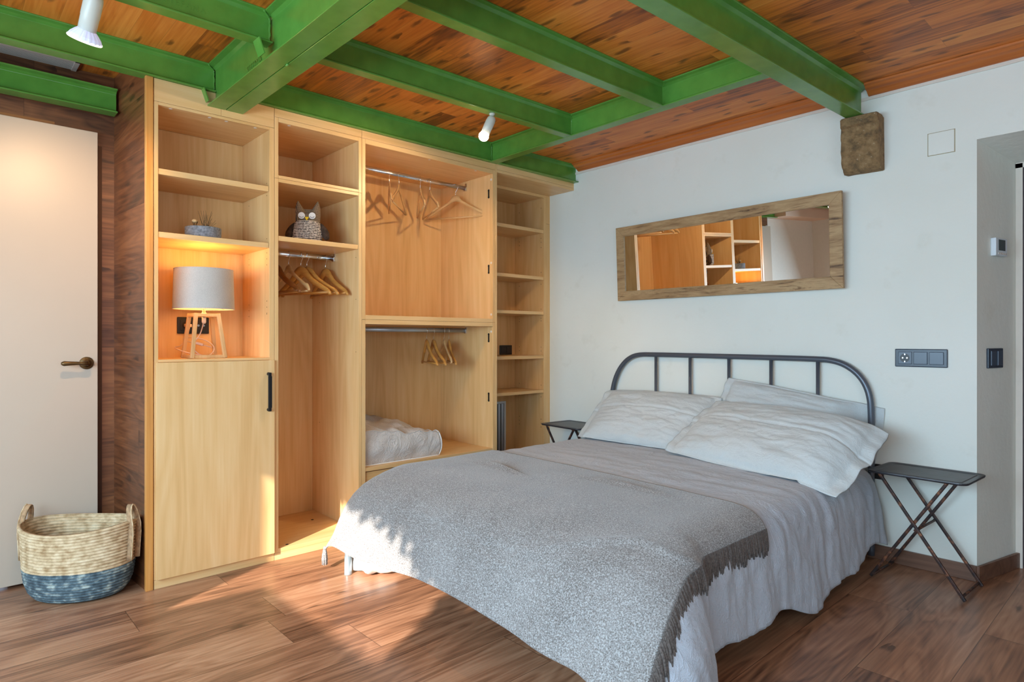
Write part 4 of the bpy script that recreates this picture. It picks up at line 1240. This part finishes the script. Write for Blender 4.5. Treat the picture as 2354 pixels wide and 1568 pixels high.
for sgn, yy in ((-1, 0), (1, 0)):
    base = bc + ax_u * (sgn * 0.236)
    path = []
    for k in range(17):
        q = k / 16
        if q < 0.25: v_, z_ = -0.028, 0.15 + q / 0.25 * 0.15
        elif q > 0.75: v_, z_ = 0.028, 0.30 - (q - 0.75) / 0.25 * 0.15
        else:
            a = PI - (q - 0.25) / 0.5 * PI
            v_, z_ = 0.028 * math.cos(a), 0.30 + 0.085 * math.sin(a)
        out = 0.004 if z_ < 0.3 else -0.010 * (z_ - 0.3) / 0.05
        path.append(base + ax_v * v_ + ax_u * sgn * (out - 0.02 * (1 - z_ / 0.3 if z_ < 0.3 else 0)) + Vector((0, 0, z_)))
    mb = MB()
    strips = []
    for i, p in enumerate(path):
        tt = (path[min(i + 1, 16)] - path[max(i - 1, 0)]).normalized()
        wv = ax_u * 0.011 
        strips.append([p - wv, p - wv + tt.cross(ax_u).normalized() * 0.003, p, p + wv])
    mb.grid(np.array([[tuple(a_), tuple(c_), tuple(d_)] for a_, b_, c_, d_ in strips]))
    hb = mb.build('handle', 'braid', t, solid=0.006)
    MB().tube([p + ax_u * 0.011 * sgn for p in path], 0.0028, 6).build('edge_cord', 'rope', hb)

# ------------------------------------------------------------------ table lamp
lc = Vector((-3.235, 0.968, 1.0102))
t = thing('table_lamp', 'lit table lamp with a grey fabric drum shade on a four-legged pale wood base', 'lamp', tuple(lc))
hb_, ht_, hh_ = 0.074, 0.050, 0.213
for sx in (-1, 1):
    for sy in (-1, 1):
        MB().bar(lc + Vector((sx * hb_, sy * hb_, 0.0)), lc + Vector((sx * ht_, sy * ht_, hh_)), 0.017, 0.017, (0, 1, 0)).build('leg', 'lampwood', t, bevel=0.002)
for z, h_ in ((0.008, hb_ - 0.002), (hh_ - 0.008, ht_ + 0.002)):
    for sgn in (-1, 1):
        MB().bar(lc + Vector((sgn * h_, -h_, z)), lc + Vector((sgn * h_, h_, z)), 0.014, 0.015).build('cross_rail', 'lampwood', t, bevel=0.0015)
        MB().bar(lc + Vector((-h_, sgn * h_, z)), lc + Vector((h_, sgn * h_, z)), 0.014, 0.015).build('cross_rail', 'lampwood', t, bevel=0.0015)
MB().bar(lc + Vector((-ht_, 0, hh_ - 0.008)), lc + Vector((ht_, 0, hh_ - 0.008)), 0.02, 0.012).build('socket_bridge', 'lampwood', t)
MB().tube([lc + Vector((0, 0, hh_ - 0.01)), lc + Vector((0, 0, hh_ + 0.004)), lc + Vector((0, 0, hh_ + 0.006)), lc + Vector((0, 0, hh_ + 0.06))], [0.012, 0.012, 0.0075, 0.0075], 14).build('stem', 'chrome', t)
MB().lathe([(0.001, 0), (0.013, 0.0), (0.013, 0.02), (0.026, 0.05), (0.028, 0.065), (0.022, 0.085), (0.001, 0.092)], lc + Vector((0, 0, hh_ + 0.06)), 20).build('bulb', simple('lamp_bulb', (255, 225, 180), 0.4, emit=(255, 205, 140), estr=10), t)
sh0, sh1 = 0.235, 0.425
MB().lathe([(0.136, sh0), (0.130, sh1)], lc, 56).build('lamp_shade', 'shade', t, solid=0.0, recalc=True)
MB().lathe([(0.1345, sh0 + 0.001), (0.1285, sh1 - 0.001)], lc, 56).build('shade_lining', 'shadelight', t, recalc=True)
for z, r_ in ((sh0, 0.1355), (sh1, 0.1295)):
    MB().tube([lc + Vector((r_ * math.cos(a), r_ * math.sin(a), z)) for a in [2 * PI * k / 48 for k in range(48)]], 0.0017, 6, closed=True).build('shade_rim', 'shade', t)
for a in (0, 2 * PI / 3, 4 * PI / 3):
    MB().tube([lc + Vector((0, 0, sh0 + 0.03)), lc + Vector((0.134 * math.cos(a), 0.134 * math.sin(a), sh0 + 0.004))], 0.0012, 6).build('shade_spoke', 'chrome', t)
add_light('lamp_glow', 'POINT', tuple(lc + Vector((0, 0, 0.400))), 1.1, (1.0, 0.66, 0.22), shadow_soft_size=0.03)
# its cord with plug and inline switch
cpts = [(-3.235, 0.968, 1.205), (-3.24, 0.966, 1.17), (-3.25, 0.955, 1.12), (-3.26, 0.93, 1.085), (-3.25, 0.925, 1.05), (-3.24, 0.95, 1.025), (-3.235, 0.985, 1.016), (-3.25, 1.02, 1.04), (-3.27, 1.025, 1.07), (-3.30, 0.99, 1.10), (-3.33, 0.94, 1.11), (-3.35, 0.90, 1.105), (-3.33, 0.915, 1.09), (-3.30, 0.97, 1.075), (-3.29, 1.02, 1.06)]
MB().tube(smooth_path(cpts, 2), 0.0026, 6).build('cord', 'cord', t)
cp2 = [(-3.437, 0.948, 1.17), (-3.40, 0.95, 1.168), (-3.385, 0.945, 1.15), (-3.375, 0.925, 1.10), (-3.35, 0.895, 1.065), (-3.33, 0.86, 1.062), (-3.30, 0.87, 1.05), (-3.27, 0.92, 1.03), (-3.25, 1.0, 1.016)]
MB().tube(smooth_path(cp2, 2), 0.0026, 6).build('cord', 'cord', t)
MB().bar((-3.437, 0.946, 1.170), (-3.40, 0.950, 1.168), 0.026, 0.016).build('plug', 'cord', t, bevel=0.004)
MB().bar((-3.315, 0.955, 1.083), (-3.298, 0.985, 1.072), 0.020, 0.014).build('inline_switch', 'cord', t, bevel=0.004)
MB().tube([lc + Vector((0, 0, 0.165)), lc + Vector((0, 0, 0.172)), lc + Vector((0, 0, 0.198))], [0.006, 0.010, 0.010], 10).build('cord_grip', 'cap', t)

# ------------------------------------------------------------------ felt pot with dried stems
pc = Vector((-3.225, 0.962, 1.5762))
t = MB().lathe([(0.0001, 0), (0.076, 0), (0.079, 0.004), (0.080, 0.056), (0.0785, 0.058), (0.076, 0.057), (0.075, 0.006), (0.0001, 0.005)], pc, 48, fn=lambda p, a: p * (1 + 0.012 * nz(math.cos(a) * 2, math.sin(a) * 2, 1))).build('felt_pot', 'felt')
tag(at_origin(t, pc), 'low round grey felt pot on the shelf above the lamp', 'pot')
t = thing('dried_grass', 'small bunch of thin dried grass and a seed head in the grey felt pot', 'dried plant', tuple(pc + Vector((0, 0, 0.006))))
mb = MB()
rg = random.Random(5)
for k in range(22):
    a = rg.uniform(-1, 1)
    p0 = pc + Vector((0.02, 0.0 + rg.uniform(-0.01, 0.01), 0.006))
    tip = p0 + Vector((rg.uniform(-0.02, 0.03), 0.012 + a * 0.035, rg.uniform(0.07, 0.135)))
    mb.tube([p0, p0.lerp(tip, 0.5) + Vector((0, -a * 0.006, 0.012)), tip], [0.0013, 0.0009, 0.0004], 5)
tag(mb.build('grass_stems', 'twig', t), kind='stuff')
mb = MB()
for s_ in ((-0.012, 0), (0.004, 0.004), (0.012, -0.004)):
    mb.tube([pc + Vector((0.01, -0.042 + s_[0] * 1.5, 0.006)), pc + Vector((0.01, -0.04 - s_[0], 0.085))], 0.0018, 6)
mb.build('seed_stem', 'twig', t)
MB().lathe([(0.0001, 0.0), (0.007, 0.0), (0.012, 0.006), (0.011, 0.012), (0.006, 0.016), (0.0001, 0.017)], pc + Vector((0.01, -0.042, 0.078)), 14).build('seed_head', 'seed', t)

# ------------------------------------------------------------------ plush owl
oc = Vector((-3.215, 1.485, 1.6172))
t = thing('plush_owl', 'stuffed owl toy with sleepy white eyes and a knitted belly in the wardrobe niche', 'soft toy', tuple(oc))
OY = R(-33)   # it looks towards the bed foot
Ro = Matrix.Rotation(OY, 3, 'Z')
def OW(x, y, z):
    return oc + Ro @ Vector((x, y, z))
def owl_prof(z):
    # half width at height z
    pts = [(0, 0.060), (0.02, 0.074), (0.045, 0.079), (0.08, 0.073), (0.10, 0.064), (0.12, 0.063), (0.15, 0.066), (0.165, 0.064), (0.172, 0.056)]
    return float(np.interp(z, [p[0] for p in pts], [p[1] for p in pts]))
mb = MB()
segs = 48
zs = list(np.linspace(0, 0.172, 26))
rings = []
for z in zs:
    hw = owl_prof(z)
    dp = 0.045 if z < 0.1 else 0.036
    if z < 0.012: dp *= 0.8; hw *= 0.9
    if z > 0.160: dp *= 1 - (z - 0.160) / 0.012 * 0.8
    ring = []
    for k in range(segs):
        a = 2 * PI * k / segs
        y = hw * math.sin(a)
        x = dp * math.cos(a)
        zz = z
        if z > 0.13:  # ears rise at the sides, head dips in the middle
            e = (abs(y) / 0.058)
            zz = 0.13 + (z - 0.13) * (0.62 + 0.62 * min(1, e) ** 2)
            if z > 0.16 and e > 0.6: y *= 0.97
        ring.append(mb.bm.verts.new(OW(x, y, zz)))
    rings.append(ring)
for i in range(len(rings) - 1):
    for k in range(segs):
        f = mb.bm.faces.new([rings[i][k], rings[i][(k + 1) % segs], rings[i + 1][(k + 1) % segs], rings[i + 1][k]]); f.smooth = True
mb.bm.faces.new(rings[0])
# bridge the top
top = rings[-1]
for k in range(segs // 2):
    a, b, c, d = top[k], top[(k + 1)], top[(segs - k - 1) % segs], top[(segs - k) % segs]
    if k == 0: continue
    try: 
        f = mb.bm.faces.new([a, b, c, d]) if len({a, b, c, d}) == 4 else None
    except ValueError: pass
try:
    mb.bm.faces.new([top[0], top[1], top[-1]])
except ValueError: pass
mb.build('body', 'tweed', t)
# ears
for sgn in (-1, 1):
    mb = MB()
    K = [2 * PI * k / 16 for k in range(16)]
    base = [(0.030 * math.cos(a), sgn * 0.036 + 0.030 * math.sin(a), 0.158) for a in K]
    mid = [(0.020 * math.cos(a), sgn * 0.045 + 0.0195 * math.sin(a), 0.186) for a in K]
    hi = [(0.010 * math.cos(a), sgn * 0.050 + 0.009 * math.sin(a), 0.210) for a in K]
    tp = [(0.001 * math.cos(a), sgn * 0.051 + 0.001 * math.sin(a), 0.224) for a in K]
    mb.grid(np.array([[tuple(OW(*p)) for p in r + r[:1]] for r in (base, mid, hi, tp)]))
    mb.build('ear', 'tweed', t, merge=0.0001)
# knitted belly
rows = []
for i in range(15):
    z = 0.004 + 0.098 * i / 14
    row = []
    for k in range(25):
        a = -1.35 + 2.7 * k / 24
        lim = 1.0
        hw = owl_prof(z) + 0.0015
        dp = 0.0475 * (0.82 if z < 0.012 else 1)
        zz = z + 0.010 * math.cos(a) * (z / 0.1)
        row.append(tuple(OW(dp * math.cos(a) + 0.001, hw * math.sin(a), zz)))
    rows.append(row)
MB().grid(np.array(rows)).build('knitted_belly', 'knit', t, solid=0.002)
for sgn in (-1, 1):
    cy, cz = sgn * 0.027 , 0.139
    ring = []
    mb = MB()
    mb.tube([OW(0.034, cy, cz), OW(0.0405, cy * 1.02, cz)], [0.0175, 0.0175], 24)
    ey = mb.build('eye', 'felt_white', t, bevel=0.001)
    lash = [OW(0.0412, cy + 0.0115 * math.sin(a), cz + 0.001 - 0.0105 * math.cos(a)) for a in [(-1.2 + 2.4 * k / 10) for k in range(11)]]
    mb = MB().tube(lash, 0.0008, 5)
    for k in range(1, 10, 1):
        a = -1.2 + 2.4 * k / 10
        p = lash[k]
        q_ = OW(0.0412, cy + 0.0145 * math.sin(a), cz + 0.001 - 0.0140 * math.cos(a))
        mb.tube([p, q_], 0.0005, 4)
    mb.build('eyelid_stitching', 'thread', ey)
mb = MB()
A = [OW(0.041, -0.0105, 0.132), OW(0.041, 0.0105, 0.132), OW(0.046, 0.0, 0.110)]
B = [OW(0.035, -0.0105, 0.132), OW(0.035, 0.0105, 0.132), OW(0.038, 0.0, 0.112)]
va = [mb.bm.verts.new(p) for p in A]; vb = [mb.bm.verts.new(p) for p in B]
mb.bm.faces.new(va); mb.bm.faces.new(list(reversed(vb)))
for i in range(3): mb.bm.faces.new([va[i], vb[i], vb[(i + 1) % 3], va[(i + 1) % 3]])
mb.build('beak', 'yellow', t)
for sgn in (-1, 1):
    pts = [OW(0.005, sgn * 0.060, 0.100), OW(0.010, sgn * 0.082, 0.070), OW(0.014, sgn * 0.095, 0.040), OW(0.016, sgn * 0.100, 0.016)]
    MB().tube(smooth_path(pts, 1), [0.010, 0.014, 0.018, 0.020, 0.021, 0.019, 0.015, 0.010][:len(smooth_path(pts, 1))], 12).build('wing', 'plush', t)

# ------------------------------------------------------------------ spotlights
def spot(label, mount, d, length, rbody, kind):
    mount, d = Vector(mount), Vector(d).normalized()
    t = thing('ceiling_spotlight', label, 'spotlight', tuple(mount))
    MB().tube([mount, mount + Vector((0, 0, -0.004)), mount + Vector((0, 0, -0.014))], [0.016, 0.014, 0.007], 14).build('mount', 'white_paint', t)
    s0 = mount + Vector((0, 0, -0.022)) - d * 0.008
    q = [s0, s0 + d * 0.004, s0 + d * 0.014, s0 + d * 0.028, s0 + d * length * 0.62, s0 + d * (length * 0.62 + 0.002), s0 + d * length]
    rr = [rbody * 0.35, rbody * 0.7, rbody * 0.93, rbody, rbody, rbody * 0.97, rbody * 0.95]
    MB().tube(q, rr, 24).build('housing', 'white_paint', t)
    e = s0 + d * length
    if kind == 'ball':
        c = e + d * 0.014
        rot = d.to_track_quat('Z', 'Y').to_matrix()
        MB().lathe([(0.0001, -0.026), (0.012, -0.023), (0.021, -0.015), (0.026, -0.002), (0.0262, 0.004), (0.023, 0.014), (0.016, 0.022), (0.008, 0.0258), (0.0001, 0.0265)], c, 24, rot=rot).build('bulb', 'bulb', t)
        return t, c + d * 0.04
    else:
        rot = d.to_track_quat('Z', 'Y').to_matrix()
        fn = lambda p, a: Vector((p.x * (1 + 0.012 * (1 if int(a / (2 * PI) * 36) % 2 else -1)), p.y * (1 + 0.012 * (1 if int(a / (2 * PI) * 36) % 2 else -1)), p.z))
        MB().lathe([(0.024, -0.006), (0.034, 0.004), (0.044, 0.016), (0.050, 0.028)], e, 72, rot=rot, fn=fn, smooth=False).build('reflector', 'bulb_glass', t, solid=0.0015)
        MB().lathe([(0.0495, 0.026), (0.0515, 0.030), (0.0495, 0.033)], e, 48, rot=rot).build('rim', simple('bright_rim', (255, 244, 236), 0.3, emit=(255, 236, 220), estr=1.6), t)
        MB().lathe([(0.0001, 0.0), (0.010, 0.001), (0.012, 0.012), (0.0001, 0.018)], e, 16, rot=rot).build('bulb', 'bulb', t)
        return t, e + d * 0.055
t, e = spot('white spotlight with a glowing round bulb hanging under a green joist near the wardrobe', (-2.418, 2.10, ZB), (-0.12, -0.32, -0.75), 0.10, 0.0235, 'ball')
add_light('spot_glow_ball', 'SPOT', tuple(e), 15.0, (1.0, 0.72, 0.42), (-0.35, -0.25, -0.85), shadow_soft_size=0.02, spot_size=R(172), spot_blend=0.35)
t, e = spot('white spotlight with a flared faceted reflector lamp pointing at the white door', (-2.44, 0.395, ZB), (-0.45, -0.10, -0.75), 0.125, 0.028, 'reflector')
add_light('spot_glow_reflector', 'SPOT', tuple(e), 26.0, (1.0, 0.68, 0.38), (-0.86, 0.02, -0.52), shadow_soft_size=0.02, spot_size=R(80), spot_blend=0.9)

# ------------------------------------------------------------------ clothes hangers
def hanger(mat, kind):
    t = thing('clothes_hanger', '', 'hanger', (0, 0, 0))
    if kind == 'suit':
        up = [(0, -0.078), (0.022, -0.081), (0.045, -0.095), (0.066, -0.120), (0.095, -0.148), (0.15, -0.180), (0.195, -0.205), (0.214, -0.224), (0.218, -0.240)]
        lo = [(0.206, -0.242), (0.190, -0.230), (0.14, -0.205), (0.085, -0.176), (0.045, -0.148), (0.018, -0.128), (0, -0.122)]
    else:
        up = [(0, -0.078), (0.018, -0.079), (0.028, -0.088), (0.040, -0.108), (0.10, -0.145), (0.185, -0.188), (0.196, -0.186), (0.200, -0.192), (0.206, -0.192), (0.220, -0.214), (0.222, -0.226)]
        lo = [(0.212, -0.230), (0.204, -0.222), (0.10, -0.163), (0.02, -0.122), (0, -0.116)]
    right = up + lo
    poly = right + [(-x, z) for x, z in reversed(right[1:-1])]
    # split the outline into quads for a slightly bowed body
    def samp(pts, n):
        xs = [p[0] for p in pts]; zs = [p[1] for p in pts]
        s = np.concatenate([[0], np.cumsum(np.hypot(np.diff(xs), np.diff(zs)))])
        q = np.linspace(0, s[-1], n)
        return np.interp(q, s, xs), np.interp(q, s, zs)
    n = 22
    ux, uz = samp(up, n); lx, lz = samp(list(reversed(lo)), n)
    mb = MB()
    bow = lambda x: 0.020 * (abs(x) / 0.22) ** 2 if kind == 'suit' else 0.004 * (abs(x) / 0.22) ** 2
    th = 0.0075 if kind == 'suit' else 0.0058
    secs = []
    for i in list(range(n - 1, 0, -1)) + list(range(n)):
        sg = -1 if len(secs) < n - 1 else 1
        a = (sg * ux[i], uz[i]); b = (sg * lx[i], lz[i])
        yb = bow(ux[i])
        sec = [(a[0], yb - th * 0.5, a[1]), (a[0], yb + th * 0.5, a[1]), (a[0] * 0.65 + b[0] * 0.35, yb + th, a[1] * 0.65 + b[1] * 0.35), (b[0], yb + th * 0.7, b[1]), (b[0], yb - th * 0.7, b[1]), (a[0] * 0.65 + b[0] * 0.35, yb - th, a[1] * 0.65 + b[1] * 0.35)]
        secs.append(sec + sec[:1])
    mb.grid(np.array(secs))
    for s_ in (secs[0], secs[-1]):
        mb.bm.faces.new([mb.bm.verts.new(p) for p in s_[:-1]])
    mb.build('shoulder_piece', mat, t, merge=0.0002)
    yb = bow(0.2) * 0.8
    MB().tube([(-0.203, yb, -0.228), (0.203, yb, -0.228)], 0.0050, 10).build('trouser_bar', mat, t)
    hk = []
    for k in range(13):
        a = R(200 - 20 * k) if False else R(190 - k * 17.5)
        hk.append((0.019 * math.cos(a), 0, -0.019 + 0.019 * math.sin(a)))
    hk += [(0.012, 0, -0.040), (0.002, 0, -0.052), (0, 0, -0.066), (0, 0, -0.082)]
    MB().tube(hk, 0.0016, 8).build('hook', 'chrome', t)
    return t
def place(proto, first, label, group, y, z, yaw, mat=None, tilt=0):
    o = proto if first else copy_tree(proto)
    o['label'] = label; o['group'] = group
    o.location = (-3.37, y, z)
    o.rotation_euler = (R(tilt), 0, yaw)
    return o
suit = hanger('h_honey', 'suit')
flat = hanger('h_light', 'flat')
brown = hanger('h_brown', 'suit')
G2 = 'hangers on the short rail under the owl'
z2 = 1.568 + 0.0168
place(brown, True, 'dark brown wooden hanger nearest the side panel on the short rail under the owl', G2, 1.375, z2, R(6))
place(flat, True, 'pale notched wooden hanger, second from the dark one under the owl', G2, 1.445, z2, R(4))
place(suit, True, 'honey wooden hanger just past the pale one on the short rail', G2, 1.515, z2, R(16))
place(suit, False, 'honey wooden hanger in the middle of the short rail, touching its neighbour', G2, 1.550, z2, R(20))
place(suit, False, 'honey wooden hanger nearest the rail bracket under the owl', G2, 1.662, z2, R(2))
G3 = 'pale hangers on the upper rail'
z3 = 2.132 + 0.0168
place(flat, False, 'pale hanger seen edge-on, farthest from the bracket of the upper rail', G3, 2.085, z3, R(-30))
place(flat, False, 'pale hanger seen edge-on, second along the upper rail, slightly turned open', G3, 2.155, z3, R(-44))
place(flat, False, 'pale hanger seen edge-on in the middle of the upper rail', G3, 2.315, z3, R(-28))
place(flat, False, 'pale hanger beside the wide-open one on the upper rail', G3, 2.390, z3, R(-22))
place(flat, False, 'pale hanger turned broadside, nearest the bracket of the upper rail', G3, 2.600, z3, R(28))
G4 = 'honey hangers on the lower rail'
z4 = 1.160 + 0.0168
place(suit, False, 'honey hanger on the lower rail, farthest from the rail bracket', G4, 2.365, z4, R(-22))
place(suit, False, 'honey hanger on the lower rail, second from the far one', G4, 2.420, z4, R(-20))
place(flat, False, 'pale slim hanger on the lower rail between two honey ones', G4, 2.505, z4, R(-25))
place(suit, False, 'honey hanger on the lower rail, nearest the rail bracket', G4, 2.545, z4, R(-30))

# ------------------------------------------------------------------ storage bag
bx0, bx1, by0, by1, bz0 = -3.62, -3.135, 1.775, 2.29, 0.3892
t = thing('storage_bag', 'slumped white zip storage bag with piped edges on the low wardrobe shelf', 'bag', ((bx0 + bx1) / 2, (by0 + by1) / 2, bz0))
n = 34
rows_u = np.linspace(0, 1, n)
def bag_pt(u, v, wv):
    """u along x, v along y, w along height 0..1"""
    x = bx0 + (bx1 - bx0) * u; y = by0 + (by1 - by0) * v
    top = 0.245 - 0.055 * v - 0.05 * u + 0.03 * nz(u * 3, v * 3, 2) + 0.02 * nz(u * 8, v * 8, 5) - 0.045 * max(0, v - 0.7) / 0.3 * (1 - u)
    z = bz0 + 0.001 + wv * top
    k = 0.016 * math.sin(PI * wv)
    x += k * (2 * u - 1) + 0.012 * nz(y * 12, z * 12, 1) * (wv * (1 - wv) * 4)
    y += k * (2 * v - 1) * 0.8 + 0.010 * nz(x * 12, z * 12, 7) * (wv * (1 - wv) * 4)
    y = max(y, 1.762); x = min(x, -3.10)
    return (x, y, max(z, bz0 + 0.001))
mb = MB()
mb.grid(np.array([[bag_pt(a, b, 1) for b in rows_u] for a in rows_u]))
mb.grid(np.array([[bag_pt(a, b, 0) for b in rows_u] for a in rows_u]))
for s_ in (0, 1):
    mb.grid(np.array([[bag_pt(s_, b, w_) for w_ in np.linspace(0, 1, 14)] for b in rows_u]))
    mb.grid(np.array([[bag_pt(a, s_, w_) for w_ in np.linspace(0, 1, 14)] for a in rows_u]))
mb.build('bag_body', 'bagcloth', t, merge=0.0004)
pe = [bag_pt(1, 1, w_) for w_ in np.linspace(0, 1, 14)]
MB().tube(pe, 0.0035, 6).build('piping', 'piping', t)
MB().tube([bag_pt(1, b, 0) for b in rows_u], 0.0035, 6).build('piping', 'piping', t)
MB().tube([bag_pt(a, 1, 1) for a in rows_u], 0.0035, 6).build('piping', 'piping', t)
MB().tube([bag_pt(1, b, 1) for b in rows_u], 0.0030, 6).build('piping', 'bagcloth', t)

# ------------------------------------------------------------------ outside the rear window: added wedge that cuts the sun patch, and leaves
t = thing('added_sun_blocker', 'added wedge block outside the rear window that shapes the sun patch', 'sun blocker', (-1.0, YR - 0.2, wz0))
MB().prism([(-1.66, wz0 + 0.0), (-1.66, wz0 + 0.09), (-1.46, wz0 + 0.255), (-0.30, wz0 + 0.255), (-0.30, wz0)], 1, YR - 0.24, YR - 0.12).build('box', 'white_paint', t)
t = thing('climbing_plant', 'leafy climber hanging over the rear window', 'plant', (-1.0, YR - 0.3, 1.9))
mb = MB()
rg = random.Random(11)
def leaf(c, r):
    n = Vector((rg.uniform(-0.4, 0.4), -1, rg.uniform(-0.4, 0.4))).normalized()
    u = n.cross(Vector((rg.uniform(-1, 1), 0.1, rg.uniform(-1, 1)))).normalized(); v = n.cross(u)
    vs = [mb.bm.verts.new(Vector(c) + u * r * a + v * r * b) for a, b in ((-1, 0), (-0.5, 0.45), (0.2, 0.5), (1, 0), (0.2, -0.5), (-0.5, -0.45))]
    mb.bm.faces.new(vs)
for k in range(620):
    x = rg.uniform(-1.85, -0.3) + 0.22
    edge = 2.02 - 0.10 * max(0, (x + 1.03)) / 0.75 + 0.035 * nz(x * 7, 2)
    z = edge + abs(rg.gauss(0, 0.09))
    leaf((x, YR - 0.45 + rg.uniform(-0.1, 0.1), z - 0.0), rg.uniform(0.02, 0.045))
for k in range(420):
    z = rg.uniform(1.2, 2.1)
    x = -0.36 + 0.10 * (1.67 - z) + 0.05 * nz(z * 8, 5) + abs(rg.gauss(0, 0.07))
    leaf((x, YR - 0.45 + rg.uniform(-0.1, 0.1), z), rg.uniform(0.02, 0.045))
tag(mb.build('leaves', 'leaf', t), kind='stuff')
